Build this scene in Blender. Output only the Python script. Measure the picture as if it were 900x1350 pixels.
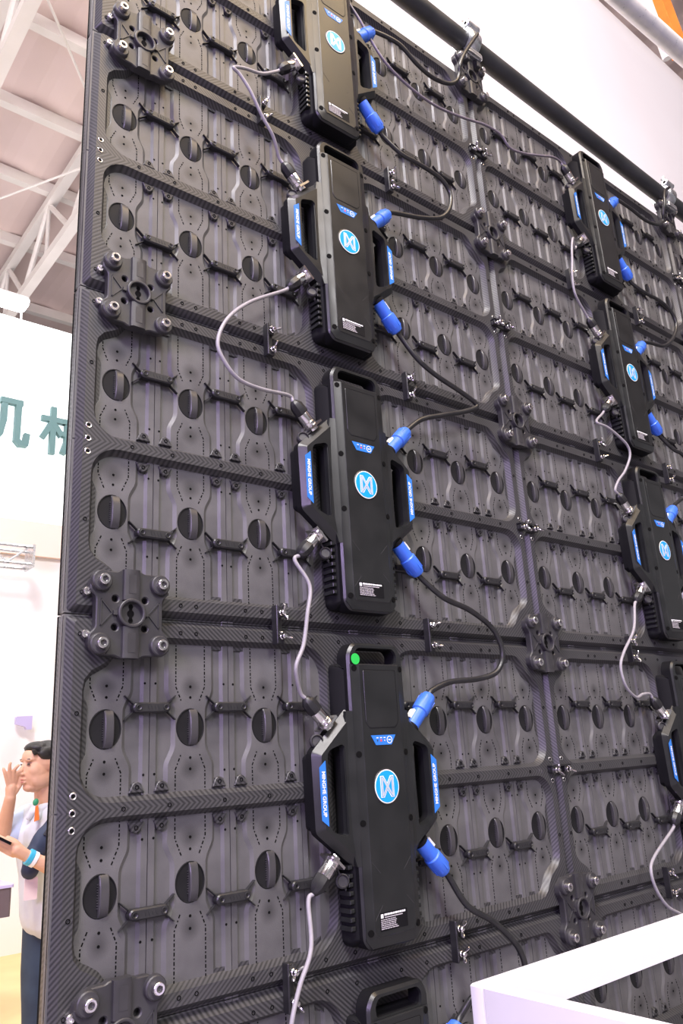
import bpy, math, random
from mathutils import Vector, Matrix
from mathutils.geometry import delaunay_2d_cdt

random.seed(7)
for o in list(bpy.data.objects):
    bpy.data.objects.remove(o)
scene = bpy.context.scene
COL = scene.collection
PI = math.pi
TOP = 3.25                      # height of the top edge of the screen above the hall floor

# ------------------------------------------------------------------ camera
fwd = Vector((0.61397, 0.73178, 0.29588)).normalized()
upv = Vector((-0.14498, -0.26393, 0.95358))
right = fwd.cross(upv).normalized()
upv = right.cross(fwd).normalized()
cam_data = bpy.data.cameras.new('camera')
cam_data.sensor_fit = 'VERTICAL'
cam_data.sensor_height = 36.0
cam_data.sensor_width = 24.0
cam_data.lens = 1036.23 / 1350.0 * 36.0
cam_data.clip_start = 0.02
cam_data.clip_end = 300
cam = bpy.data.objects.new('camera', cam_data)
COL.objects.link(cam)
M = Matrix((right, upv, -fwd)).transposed().to_4x4()
M.translation = Vector((-0.37253, -1.03055, TOP - 1.70066))
cam.matrix_world = M
scene.camera = cam

# ------------------------------------------------------------------ world, lamps, exposure
world = bpy.data.worlds.new('world')
scene.world = world
world.use_nodes = True
bg = world.node_tree.nodes['Background']
bg.inputs['Color'].default_value = (0.98, 0.94, 1.0, 1)
bg.inputs['Strength'].default_value = 0.28
scene.view_settings.view_transform = 'Standard'
scene.view_settings.look = 'None'
scene.view_settings.gamma = 1.0
scene.view_settings.use_curve_mapping = False
scene.view_settings.exposure = 0.16


def area_light(name, loc, target, size, energy, color, size_y=None):
    d = bpy.data.lights.new(name, 'AREA')
    d.energy = energy
    d.color = color
    d.size = size
    if size_y:
        d.shape = 'RECTANGLE'
        d.size_y = size_y
    o = bpy.data.objects.new(name, d)
    COL.objects.link(o)
    o.location = loc
    o.rotation_euler = (Vector(target) - Vector(loc)).to_track_quat('-Z', 'Y').to_euler()
    return o


# high-bay lamps of the hall (white, some warmer), two added fill lights, violet stage wash of the neighbouring booth on the left
area_light('hall_lamp_light', (-3.0, -3.5, 9.4), (0.2, 0.0, 1.6), 2.2, 1050, (1.0, 0.96, 0.97))
area_light('hall_lamp_light', (0.0, -11.0, 9.4), (0.8, 0.0, 2.4), 3.0, 850, (1.0, 0.97, 0.98))
area_light('hall_lamp_light', (4.0, 4.2, 10.6), (4.0, 4.4, 0.0), 2.5, 450, (1.0, 0.96, 0.95))
area_light('hall_lamp_light', (-5.0, 4.5, 10.6), (-1.0, 5.0, 0.0), 2.5, 420, (1.0, 0.95, 0.95))
area_light('roof_fill_light', (1.0, 11.0, 6.2), (1.5, 10.0, 11.6), 5.0, 240, (1.0, 0.90, 0.88))  # unseen fill behind the fascia, added to brighten the roof
area_light('warm_top_light', (1.0, -1.6, 5.2), (0.9, 0.0, 2.6), 1.8, 62, (1.0, 0.74, 0.42))  # warm light from above, added close by to grade the screen top
area_light('booth_wash_light', (-4.6, -3.2, 3.3), (0.6, 0.0, 1.8), 1.8, 270, (0.68, 0.50, 1.0))

# ------------------------------------------------------------------ materials
MATS = {}


def principled(name, color, rough=0.5, metal=0.0, spec=0.5, emit=None, estr=0.0):
    m = bpy.data.materials.new(name)
    m.use_nodes = True
    b = m.node_tree.nodes['Principled BSDF']
    b.inputs['Base Color'].default_value = (*color, 1)
    b.inputs['Roughness'].default_value = rough
    b.inputs['Metallic'].default_value = metal
    b.inputs['Specular IOR Level'].default_value = spec
    if emit:
        b.inputs['Emission Color'].default_value = (*emit, 1)
        b.inputs['Emission Strength'].default_value = estr
    MATS[name] = m
    return m


def N(m, kind, **kw):
    n = m.node_tree.nodes.new(kind)
    for k, v in kw.items():
        setattr(n, k, v)
    return n


def link(m, a, b):
    m.node_tree.links.new(a, b)


def noisy(name, c1, c2, scale, r1, r2, metal=0.0, spec=0.5, detail=4, bump=0.0, bscale=400):
    """two-tone noise on colour and roughness, optional fine relief"""
    m = principled(name, c1, r1, metal, spec)
    b = m.node_tree.nodes['Principled BSDF']
    tc = N(m, 'ShaderNodeTexCoord')
    nz = N(m, 'ShaderNodeTexNoise')
    nz.inputs['Scale'].default_value = scale
    nz.inputs['Detail'].default_value = detail
    link(m, tc.outputs['Object'], nz.inputs['Vector'])
    rp = N(m, 'ShaderNodeValToRGB')
    rp.color_ramp.elements[0].position = 0.35
    rp.color_ramp.elements[1].position = 0.68
    rp.color_ramp.elements[0].color = (*c1, 1)
    rp.color_ramp.elements[1].color = (*c2, 1)
    link(m, nz.outputs['Fac'], rp.inputs['Fac'])
    link(m, rp.outputs['Color'], b.inputs['Base Color'])
    mr = N(m, 'ShaderNodeMapRange')
    mr.inputs['From Min'].default_value = 0.3
    mr.inputs['From Max'].default_value = 0.7
    mr.inputs['To Min'].default_value = r1
    mr.inputs['To Max'].default_value = r2
    link(m, nz.outputs['Fac'], mr.inputs['Value'])
    link(m, mr.outputs['Result'], b.inputs['Roughness'])
    if bump:
        n2 = N(m, 'ShaderNodeTexNoise')
        n2.inputs['Scale'].default_value = bscale
        n2.inputs['Detail'].default_value = 2
        link(m, tc.outputs['Object'], n2.inputs['Vector'])
        bp = N(m, 'ShaderNodeBump')
        bp.inputs['Strength'].default_value = bump
        bp.inputs['Distance'].default_value = 0.001
        link(m, n2.outputs['Fac'], bp.inputs['Height'])
        link(m, bp.outputs['Normal'], b.inputs['Normal'])
    return m


def carbon(name):
    """carbon-fibre twill: diagonal ribs mirrored about the middle of the cabinet"""
    m = principled(name, (0.05, 0.05, 0.05), 0.44, 0.0, 0.45)
    b = m.node_tree.nodes['Principled BSDF']
    tc = N(m, 'ShaderNodeTexCoord')
    sp = N(m, 'ShaderNodeSeparateXYZ')
    link(m, tc.outputs['Object'], sp.inputs['Vector'])

    def mth(op, a, bb=None):
        n = N(m, 'ShaderNodeMath', operation=op)
        for i, x in enumerate((a, bb)):
            if x is None:
                continue
            if isinstance(x, (int, float)):
                n.inputs[i].default_value = x
            else:
                link(m, x, n.inputs[i])
        return n.outputs[0]
    zz = mth('ABSOLUTE', mth('SUBTRACT', sp.outputs['Z'], 0.25))
    ss = mth('MULTIPLY', mth('ADD', mth('ADD', sp.outputs['X'], mth('MULTIPLY', zz, 1.15)), mth('MULTIPLY', sp.outputs['Y'], -0.6)), 2 * PI / 0.0080)
    wv = mth('ADD', mth('MULTIPLY', mth('SINE', ss), 0.5), 0.5)
    nz = N(m, 'ShaderNodeTexNoise')
    nz.inputs['Scale'].default_value = 9
    nz.inputs['Detail'].default_value = 4
    link(m, tc.outputs['Object'], nz.inputs['Vector'])
    fac = mth('ADD', mth('MULTIPLY', wv, 0.75), mth('MULTIPLY', nz.outputs['Fac'], 0.5))
    rp = N(m, 'ShaderNodeValToRGB')
    rp.color_ramp.elements[0].position = 0.25
    rp.color_ramp.elements[1].position = 0.95
    rp.color_ramp.elements[0].color = (0.020, 0.020, 0.021, 1)
    rp.color_ramp.elements[1].color = (0.062, 0.061, 0.062, 1)
    link(m, fac, rp.inputs['Fac'])
    link(m, rp.outputs['Color'], b.inputs['Base Color'])
    bp = N(m, 'ShaderNodeBump')
    bp.inputs['Strength'].default_value = 0.15
    bp.inputs['Distance'].default_value = 0.0005
    link(m, wv, bp.inputs['Height'])
    link(m, bp.outputs['Normal'], b.inputs['Normal'])
    return m


carbon('carbon')
noisy('module_plastic_a', (0.072, 0.071, 0.072), (0.118, 0.116, 0.116), 14, 0.38, 0.52, spec=0.5, detail=6, bump=0.25, bscale=900)
noisy('module_plastic_b', (0.072, 0.071, 0.072), (0.118, 0.116, 0.116), 14, 0.38, 0.52, spec=0.5, detail=6, bump=0.25, bscale=900)


def moulding_marks(name, spots):
    """dark moulding marks around the gate points of the module back"""
    m = MATS[name]
    b = m.node_tree.nodes['Principled BSDF']
    tc = N(m, 'ShaderNodeTexCoord')
    src = b.inputs['Base Color'].links[0].from_socket
    for (x, z) in spots:
        vm = N(m, 'ShaderNodeVectorMath', operation='DISTANCE')
        vm.inputs[1].default_value = (x, -0.0036, z)
        link(m, tc.outputs['Object'], vm.inputs[0])
        mr = N(m, 'ShaderNodeMapRange')
        mr.inputs['From Min'].default_value = 0.002
        mr.inputs['From Max'].default_value = 0.017
        mr.inputs['To Min'].default_value = 0.45
        mr.inputs['To Max'].default_value = 1.0
        link(m, vm.outputs['Value'], mr.inputs['Value'])
        mx = N(m, 'ShaderNodeMix', data_type='RGBA', blend_type='MULTIPLY')
        mx.inputs['Factor'].default_value = 1.0
        link(m, src, mx.inputs['A'])
        link(m, mr.outputs['Result'], mx.inputs['B'])
        src = mx.outputs['Result']
    link(m, src, b.inputs['Base Color'])


moulding_marks('module_plastic_a', [(0.0625, 0.156), (0.0625, 0.044)])
moulding_marks('module_plastic_b', [(0.0625, 0.206), (0.0625, 0.094)])
noisy('clip_plastic', (0.013, 0.013, 0.014), (0.022, 0.022, 0.023), 30, 0.38, 0.5)
noisy('grip_plastic', (0.036, 0.035, 0.037), (0.052, 0.050, 0.052), 25, 0.32, 0.45)
noisy('cup_black', (0.006, 0.006, 0.007), (0.010, 0.010, 0.011), 30, 0.6, 0.75, spec=0.25)
noisy('cast_black', (0.028, 0.027, 0.029), (0.042, 0.041, 0.043), 25, 0.42, 0.55, bump=0.15, bscale=1500)
noisy('box_plastic', (0.011, 0.012, 0.012), (0.016, 0.017, 0.017), 20, 0.30, 0.40, bump=0.1, bscale=1800)
noisy('casing_black', (0.005, 0.005, 0.006), (0.008, 0.008, 0.009), 20, 0.6, 0.75, spec=0.15)
principled('slot_black', (0.004, 0.004, 0.004), 0.9, spec=0.1)
principled('chrome', (0.82, 0.80, 0.80), 0.16, 1.0)
noisy('bolt_steel', (0.72, 0.70, 0.70), (0.85, 0.83, 0.82), 80, 0.18, 0.32, metal=1.0)
noisy('zinc', (0.58, 0.62, 0.65), (0.76, 0.77, 0.78), 40, 0.22, 0.38, metal=0.92)
noisy('steel_tube', (0.74, 0.75, 0.77), (0.86, 0.86, 0.86), 30, 0.25, 0.45, metal=0.25)
noisy('pipe_black', (0.022, 0.024, 0.026), (0.035, 0.037, 0.04), 12, 0.4, 0.6)
noisy('blue_plug', (0.045, 0.15, 0.66), (0.055, 0.18, 0.72), 30, 0.36, 0.45)
principled('sticker_blue', (0.03, 0.19, 0.62), 0.38)
principled('logo_blue', (0.01, 0.33, 0.80), 0.3)
principled('print_white', (0.85, 0.85, 0.85), 0.5)
principled('print_grey', (0.55, 0.52, 0.55), 0.5)
principled('silver_print', (0.62, 0.66, 0.70), 0.35, 0.3)
principled('red_print', (0.75, 0.08, 0.10), 0.5)
principled('green_sticker', (0.02, 0.50, 0.07), 0.5)
principled('plug_white', (0.8, 0.8, 0.78), 0.45)
noisy('grey_cable', (0.28, 0.265, 0.285), (0.33, 0.315, 0.33), 60, 0.4, 0.5)
noisy('violet_cable', (0.14, 0.12, 0.15), (0.18, 0.16, 0.19), 60, 0.35, 0.45)
noisy('black_cable', (0.014, 0.014, 0.015), (0.022, 0.022, 0.022), 60, 0.28, 0.4)
noisy('white_paint', (0.72, 0.70, 0.73), (0.78, 0.76, 0.79), 6, 0.45, 0.6, bump=0.05, bscale=60)
noisy('banner_cloth', (0.88, 0.82, 0.82), (0.92, 0.87, 0.87), 0.7, 0.8, 0.9)
noisy('roof_metal', (0.74, 0.60, 0.57), (0.80, 0.66, 0.63), 0.6, 0.6, 0.7)
noisy('truss_white', (0.80, 0.76, 0.72), (0.86, 0.82, 0.78), 2, 0.5, 0.6)
noisy('booth_white', (0.88, 0.88, 0.88), (0.92, 0.92, 0.92), 0.8, 0.5, 0.6)
principled('lightbox', (0.9, 0.95, 0.95), 0.5, emit=(0.93, 1.0, 1.0), estr=0.9)
principled('peach_band', (0.90, 0.70, 0.62), 0.6)
principled('sign_teal', (0.12, 0.24, 0.24), 0.5)
principled('lilac', (0.55, 0.50, 0.80), 0.5)
principled('lamp_glow', (1, 1, 1), 0.5, emit=(0.92, 1.0, 0.97), estr=12)
noisy('lamp_grey', (0.6, 0.6, 0.6), (0.7, 0.7, 0.7), 5, 0.4, 0.5, metal=0.5)
noisy('floor_grey', (0.20, 0.19, 0.20), (0.24, 0.23, 0.24), 1.5, 0.5, 0.6)
noisy('floor_wood', (0.72, 0.52, 0.22), (0.82, 0.62, 0.30), 2.5, 0.35, 0.5)
noisy('orange_strap', (0.62, 0.17, 0.01), (0.70, 0.22, 0.015), 20, 0.6, 0.7)
noisy('cabinet_mauve', (0.13, 0.10, 0.12), (0.16, 0.13, 0.15), 6, 0.5, 0.6)
noisy('skin', (0.60, 0.34, 0.22), (0.66, 0.39, 0.26), 12, 0.5, 0.6)
noisy('hair', (0.010, 0.009, 0.008), (0.022, 0.019, 0.017), 60, 0.45, 0.6, bump=0.6, bscale=250)
noisy('shirt_white', (0.56, 0.59, 0.63), (0.64, 0.67, 0.70), 8, 0.8, 0.9, bump=0.2, bscale=20)
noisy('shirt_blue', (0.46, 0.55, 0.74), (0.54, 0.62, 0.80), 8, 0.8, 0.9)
noisy('denim', (0.020, 0.034, 0.060), (0.035, 0.055, 0.088), 9, 0.8, 0.9, bump=0.3, bscale=25)
noisy('bag_navy', (0.020, 0.032, 0.065), (0.035, 0.05, 0.09), 12, 0.6, 0.7)
principled('strap_dark', (0.012, 0.014, 0.022), 0.6)
principled('lips', (0.52, 0.20, 0.16), 0.5)
principled('eye_dark', (0.02, 0.014, 0.012), 0.3)
principled('tie_orange', (0.85, 0.22, 0.04), 0.6)
principled('tie_green', (0.03, 0.28, 0.13), 0.6)
principled('badge', (0.82, 0.66, 0.66), 0.4)
principled('watch_blue', (0.05, 0.42, 0.62), 0.4)
principled('phone_black', (0.01, 0.01, 0.012), 0.2)
principled('shoe_black', (0.015, 0.014, 0.014), 0.4)


# ------------------------------------------------------------------ mesh helpers
def offset_loop(loop, d):
    """move a CCW loop inwards by d (outwards when d<0), mitred"""
    n = len(loop)
    out = []
    for i in range(n):
        p0, p1, p2 = Vector(loop[i - 1]), Vector(loop[i]), Vector(loop[(i + 1) % n])
        e1, e2 = (p1 - p0), (p2 - p1)
        if e1.length < 1e-9 or e2.length < 1e-9:
            out.append(tuple(p1))
            continue
        e1.normalize(); e2.normalize()
        n1, n2 = Vector((-e1.y, e1.x)), Vector((-e2.y, e2.x))
        b = n1 + n2
        L = b.length
        if L < 1e-6:
            b = n1
        else:
            b = b / L
        c = max(0.45, b.dot(n1))
        q = p1 + b * (d / c)
        out.append((q.x, q.y))
    return out


def rect(x0, y0, x1, y1):
    return [(x0, y0), (x1, y0), (x1, y1), (x0, y1)]


def rrect(x0, y0, x1, y1, r, n=5):
    pts = []
    for cx, cy, a0 in ((x1 - r, y0 + r, -90), (x1 - r, y1 - r, 0), (x0 + r, y1 - r, 90), (x0 + r, y0 + r, 180)):
        for i in range(n + 1):
            a = math.radians(a0 + 90 * i / n)
            pts.append((cx + r * math.cos(a), cy + r * math.sin(a)))
    return pts


def ell(cx, cy, rx, ry, n=24):
    return [(cx + rx * math.cos(2 * PI * i / n), cy + ry * math.sin(2 * PI * i / n)) for i in range(n)]


def rounded(poly, r, n=3):
    """round every corner of a polygon"""
    out = []
    m = len(poly)
    for i in range(m):
        p0, p1, p2 = Vector(poly[i - 1]), Vector(poly[i]), Vector(poly[(i + 1) % m])
        a, b = (p0 - p1), (p2 - p1)
        k = min(r, a.length * 0.45, b.length * 0.45)
        s, e = p1 + a.normalized() * k, p1 + b.normalized() * k
        for j in range(n + 1):
            t = j / n
            q = s * (1 - t) ** 2 + p1 * 2 * t * (1 - t) + e * t * t
            out.append((q.x, q.y))
    return out


def inside(p, loop):
    r = False
    n = len(loop)
    for i in range(n):
        (x0, y0), (x1, y1) = loop[i - 1], loop[i]
        if (y0 > p.y) != (y1 > p.y) and p.x < (x1 - x0) * (p.y - y0) / (y1 - y0) + x0:
            r = not r
    return r


class MB:
    """mesh builder in wall coordinates: u right, v up, w out of the wall"""

    def __init__(self):
        self.v, self.f, self.mi = [], [], []
        self.mats = []

    def mat(self, name):
        if name not in self.mats:
            self.mats.append(name)
        return self.mats.index(name)

    def add(self, vs, fs, mat=None):
        k = len(self.v)
        mi = self.mat(mat) if mat else 0
        self.v += [tuple(x) for x in vs]
        for f in fs:
            self.f.append(tuple(i + k for i in f))
            self.mi.append(mi)

    def cap(self, loops, ids, flip=False, mat=None):
        co, ed = [], []
        flat = []
        for lp, idl in zip(loops, ids):
            k = len(co)
            co += [Vector(p) for p in lp]
            flat += idl
            ed += [(k + i, k + (i + 1) % len(lp)) for i in range(len(lp))]
        vo, _, fo, orig, _, _ = delaunay_2d_cdt(co, ed, [], 1, 1e-7)
        if len(loops) > 1:
            keep = []
            for f in fo:
                c = (vo[f[0]] + vo[f[1]] + vo[f[2]]) / 3
                if not any(inside(c, lp) for lp in loops[1:]):
                    keep.append(f)
            fo = keep
        mi = self.mat(mat) if mat else 0
        for f in fo:
            try:
                ii = [flat[orig[i][0]] for i in f]
            except IndexError:
                continue
            a, b, c = (vo[f[0]], vo[f[1]], vo[f[2]])
            ccw = (b - a).cross(c - a) > 0
            if ccw == flip:
                ii.reverse()
            self.f.append(tuple(ii))
            self.mi.append(mi)

    def ring(self, loop, w):
        k = len(self.v)
        self.v += [(p[0], p[1], w) for p in loop]
        return list(range(k, k + len(loop)))

    def bridge(self, a, b, mat=None, flip=False):
        n = len(a)
        mi = self.mat(mat) if mat else 0
        for i in range(n):
            q = (a[i], a[(i + 1) % n], b[(i + 1) % n], b[i])
            self.f.append(q if not flip else q[::-1])
            self.mi.append(mi)

    def prism(self, outer, w0, w1, holes=(), ch=0.0, chw=None, mat=None, bottom=False, hch=None, wmat=None):
        chw = ch if chw is None else chw
        wmat = wmat or mat
        r0 = self.ring(outer, w0)
        if ch > 0:
            r1 = self.ring(outer, w1 - chw)
            top = offset_loop(outer, ch)
            r2 = self.ring(top, w1)
            self.bridge(r0, r1, wmat)
            self.bridge(r1, r2, mat)
        else:
            top = outer
            r2 = self.ring(outer, w1)
            self.bridge(r0, r2, wmat)
        loops, ids = [top], [r2]
        bl, bi = [outer], [r0]
        for h in holes:
            hc = ch if hch is None else hch
            h0 = self.ring(h, w0)
            if hc > 0:
                h1 = self.ring(h, w1 - chw)
                ht = offset_loop(h, -hc)
                h2 = self.ring(ht, w1)
                self.bridge(h0, h1, wmat, True)
                self.bridge(h1, h2, mat, True)
            else:
                ht = h
                h2 = self.ring(h, w1)
                self.bridge(h0, h2, mat, True)
            loops.append(ht); ids.append(h2)
            bl.append(h); bi.append(h0)
        self.cap(loops, ids, False, mat)
        if bottom:
            self.cap(bl, bi, True, mat)

    def box(self, c, s, rot=None, mat=None):
        vs = []
        for i in range(8):
            p = Vector(((i & 1) - .5, ((i >> 1) & 1) - .5, ((i >> 2) & 1) - .5))
            p = Vector((p.x * s[0], p.y * s[1], p.z * s[2]))
            if rot is not None:
                p = rot @ p
            vs.append(p + Vector(c))
        self.add(vs, [(0, 2, 3, 1), (4, 5, 7, 6), (0, 1, 5, 4), (2, 6, 7, 3), (0, 4, 6, 2), (1, 3, 7, 5)], mat)

    def lathe(self, c, axis, prof, n=16, mat=None, sx=1.0, sy=1.0, phase=0.0):
        """profile of (radius, along axis) pairs"""
        ax = Vector(axis).normalized()
        t = Vector((1, 0, 0)) if abs(ax.x) < 0.9 else Vector((0, 1, 0))
        e1 = (t - ax * t.dot(ax)).normalized()
        e2 = ax.cross(e1)
        vs, fs = [], []
        for r, h in prof:
            for i in range(n):
                a = 2 * PI * i / n + phase
                vs.append(Vector(c) + ax * h + e1 * (r * sx * math.cos(a)) + e2 * (r * sy * math.sin(a)))
        for j in range(len(prof) - 1):
            for i in range(n):
                fs.append((j * n + i, j * n + (i + 1) % n, (j + 1) * n + (i + 1) % n, (j + 1) * n + i))
        if prof[0][0] > 1e-6:
            fs.append(tuple(range(n - 1, -1, -1)))
        if prof[-1][0] > 1e-6:
            fs.append(tuple((len(prof) - 1) * n + i for i in range(n)))
        self.add(vs, fs, mat)

    def tube(self, pts, r, n=10, mat=None):
        pts = [Vector(p) for p in pts]
        vs, fs = [], []
        prev = None
        for i, p in enumerate(pts):
            d = (pts[min(i + 1, len(pts) - 1)] - pts[max(i - 1, 0)]).normalized()
            if prev is None:
                t = Vector((0, 0, 1)) if abs(d.z) < 0.9 else Vector((1, 0, 0))
                e1 = (t - d * t.dot(d)).normalized()
            else:
                e1 = (prev - d * prev.dot(d)).normalized()
            prev = e1
            e2 = d.cross(e1)
            rr = r[i] if isinstance(r, (list, tuple)) else r
            for k in range(n):
                a = 2 * PI * k / n
                vs.append(p + e1 * (rr * math.cos(a)) + e2 * (rr * math.sin(a)))
        for j in range(len(pts) - 1):
            for k in range(n):
                fs.append((j * n + k, j * n + (k + 1) % n, (j + 1) * n + (k + 1) % n, (j + 1) * n + k))
        fs.append(tuple(range(n - 1, -1, -1)))
        fs.append(tuple((len(pts) - 1) * n + k for k in range(n)))
        self.add(vs, fs, mat)

    def mesh(self, name, mat=None, smooth=35, raw=False):
        me = bpy.data.meshes.new(name)
        vs = self.v if raw else [(x, -z, y) for x, y, z in self.v]
        me.from_pydata(vs, [], self.f)
        names = self.mats if self.mats else [mat]
        if self.mats and mat and mat not in self.mats:
            names = self.mats
        for nm in names:
            me.materials.append(MATS[nm])
        if len(names) > 1:
            for p, i in zip(me.polygons, self.mi):
                p.material_index = i
        if smooth:
            for p in me.polygons:
                p.use_smooth = True
            me.set_sharp_from_angle(angle=math.radians(smooth))
        me.update()
        return me

    def build(self, name, mat=None, parent=None, smooth=35, loc=(0, 0, 0), raw=False):
        return place(name, self.mesh(name, mat, smooth, raw), parent, loc)


def place(name, me, parent=None, loc=(0, 0, 0)):
    o = bpy.data.objects.new(name, me)
    COL.objects.link(o)
    o.location = loc
    if parent:
        o.parent = parent
    return o


def empty(name, loc=(0, 0, 0)):
    o = bpy.data.objects.new(name, None)
    o.empty_display_size = 0.05
    COL.objects.link(o)
    o.location = loc
    return o


def tag(o, label, cat, group=None):
    o['label'] = label
    o['category'] = cat
    if group:
        o['group'] = group
    return o


def structure(o, label=None):
    o['kind'] = 'structure'
    if label:
        o['label'] = label
    return o


def copy_tree(o, parent=None):
    c = o.copy()
    COL.objects.link(c)
    c.parent = parent
    for ch in o.children:
        copy_tree(ch, c)
    return c


def P(x, y, z=0.0):
    """wall measure (x right, y down from the top edge, z out of the wall) to world"""
    return Vector((x, -z, TOP - y))


def spline(pts, per=8):
    pts = [Vector(p) for p in pts]
    q = [pts[0] * 2 - pts[1]] + pts + [pts[-1] * 2 - pts[-2]]
    out = []
    for i in range(1, len(q) - 2):
        p0, p1, p2, p3 = q[i - 1:i + 3]
        for k in range(per):
            t = k / per
            out.append(0.5 * (2 * p1 + (p2 - p0) * t + (2 * p0 - 5 * p1 + 4 * p2 - p3) * t * t + (3 * p1 - p0 - 3 * p2 + p3) * t ** 3))
    out.append(pts[-1])
    return out


FONT_CACHE = {}


def text_mesh(body, size, mat, align='CENTER', extrude=0.0, offset=0.0, shear=0.0):
    """flat lettering in the XZ plane, facing -Y"""
    cu = bpy.data.curves.new('lettering', 'FONT')
    cu.body = body
    cu.size = size
    cu.align_x = align
    cu.align_y = 'CENTER'
    cu.extrude = extrude
    cu.offset = offset
    cu.shear = shear
    cu.resolution_u = 4
    ob = bpy.data.objects.new('lettering', cu)
    COL.objects.link(ob)
    dg = bpy.context.evaluated_depsgraph_get()
    me = bpy.data.meshes.new_from_object(ob.evaluated_get(dg))
    bpy.data.objects.remove(ob)
    me.transform(Matrix.Rotation(PI / 2, 4, 'X'))
    me.materials.clear()
    me.materials.append(MATS[mat])
    return me


# ================================================================== THE HALL (structure)
b = MB()
b.prism(rect(-40, -30, 40, 45), -0.2, 0.0)
floor = b.build('floor', 'floor_grey', smooth=0, raw=True)
structure(floor, 'pale grey hall floor')
b = MB()
b.prism(rect(-6.5, 1.75, 3.2, 7.05), 0.0, 0.012)
o = b.build('booth_floor', 'floor_wood', smooth=0, raw=True)
tag(o, 'warm yellow wooden floor of the neighbouring booth under the man', 'flooring')

ROOF = 11.6
b = MB()
xs = [-30 + i * 0.5 for i in range(121)]
ridge = []
vs, fs = [], []
for i, x in enumerate(xs):                                    # shallow trapezoid ribs of the roof sheeting, running along Y
    z = ROOF + (0.05 if i % 2 else 0.0)
    vs += [(x, -26, z), (x + 0.18, -26, z), (x, 44, z), (x + 0.18, 44, z)]
for i in range(len(xs)):
    k = i * 4
    fs.append((k, k + 2, k + 3, k + 1))
    if i < len(xs) - 1:
        fs.append((k + 1, k + 3, k + 6, k + 4))
b.add(vs, fs)
ceiling = b.build('ceiling', 'roof_metal', smooth=0, raw=True)
structure(ceiling, 'pinkish ribbed metal hall roof')

# purlins along X under the roof and lattice girders along Y
for i, y in enumerate([4.6, 6.2, 7.8, 9.4, 11.0, 12.8, 15.0, 18.0]):
    b = MB()
    b.box((8, y, ROOF - 0.10), (60, 0.09, 0.20))
    b.box((8, y, ROOF - 0.21), (60, 0.14, 0.03))
    o = b.build('roof_purlin', 'truss_white', smooth=0, raw=True)
    tag(o, 'white steel purlin under the hall roof, %s from the camera' % ['nearest', 'second', 'third', 'fourth', 'fifth', 'sixth', 'seventh', 'farthest'][i], 'beam', 'roof purlins')


def girder(x, zb, zt, y0, y1, step, label):
    root = empty('roof_girder', (x, y0, zb))
    tag(root, label, 'girder', 'white lattice girders under the roof')
    L = y1 - y0
    for nm, z, s in (('bottom_chord', 0, 0.16), ('top_chord', zt - zb, 0.16)):
        b = MB()
        b.box((0, L / 2, z), (s, L, s))
        b.build(nm, 'truss_white', root, smooth=0, raw=True)
    n = int(L / step)
    for k in range(n):
        b = MB()
        ya, yb = k * step, (k + 1) * step
        za, zc = (0, zt - zb) if k % 2 == 0 else (zt - zb, 0)
        b.tube([(0, ya, za), (0, yb, zc)], 0.05, 8)
        b.build('web_member', 'truss_white', root, raw=True)
        if k % 2 == 0:
            b = MB()
            b.tube([(0, yb, 0), (0, yb, zt - zb)], 0.035, 8)
            b.build('web_post', 'truss_white', root, raw=True)


girder(1.55, 10.0, 11.2, 3.0, 24.0, 1.15, 'white lattice girder nearest the top left corner')
girder(3.40, 10.0, 11.2, 3.0, 26.0, 1.15, 'white lattice girder crossing behind the upper left screen edge')
girder(6.2, 10.0, 11.2, 3.0, 26.0, 1.4, 'white lattice girder farther right, mostly hidden by the screen')

for i, (pa, pb) in enumerate([((0.6, 5.2, 10.6), (6.2, 12.0, 11.2)), ((3.4, 8.0, 10.1), (0.6, 15.0, 11.2))]):
    b = MB()
    b.tube([pa, pb], 0.018, 6)
    tag(b.build('tie_rod', 'truss_white', raw=True), ['thin tie rod crossing the roof at the upper left', 'thin tie rod crossing the roof lower down, above the lamp'][i], 'rod', 'roof tie rods')

# flood lamp standing on top of the booth fascia
lamp = empty('fascia_flood_lamp', (1.78, 7.25, 6.66))
tag(lamp, 'glowing white lamp at left just above the lit sign', 'lamp')
b = MB(); b.prism(rrect(-0.25, -0.12, 0.25, 0.12, 0.05), 0.0, 0.05, ch=0.015, bottom=True)
b.build('diffuser', 'lamp_glow', lamp, raw=True)
b = MB(); b.prism(rrect(-0.26, -0.13, 0.26, 0.13, 0.05), 0.05, 0.09, ch=0.02, bottom=True)
b.build('housing', 'lamp_grey', lamp, raw=True)
for sx in (-0.2, 0.2):
    b = MB(); b.tube([(sx, 0, -0.30), (sx, 0, 0.02)], 0.012, 8)
    b.build('stem', 'lamp_grey', lamp, raw=True)

# ------------------------------------------------------------------ booth behind on the left
b = MB(); b.box((-1.4, 7.25, 2.02), (9.4, 0.4, 4.04))
wl = b.build('wall_left', 'booth_white', smooth=0, raw=True)
structure(wl, 'white wall of the neighbouring booth')
fascia = empty('booth_fascia', (-1.0, 7.0, 4.06))
tag(fascia, 'glowing white sign fascia with teal lettering above the neighbouring booth', 'sign')
b = MB(); b.prism(rrect(-4.0, 0.0, 4.6, 2.30, 0.03), -0.5, 0.0, ch=0.01, bottom=True)
b.build('light_panel', 'lightbox', fascia)
TREE = [[(.0, .72), (.42, .72)], [(.21, .97), (.21, .0)], [(.20, .68), (.02, .32)], [(.23, .62), (.38, .42)]]
JI = TREE + [[(.58, .90), (.58, .48), (.53, .20), (.44, .03)], [(.53, .90), (.90, .90)], [(.85, .90), (.85, .10), (.91, .04), (1.02, .05), (1.04, .24)]]
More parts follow.
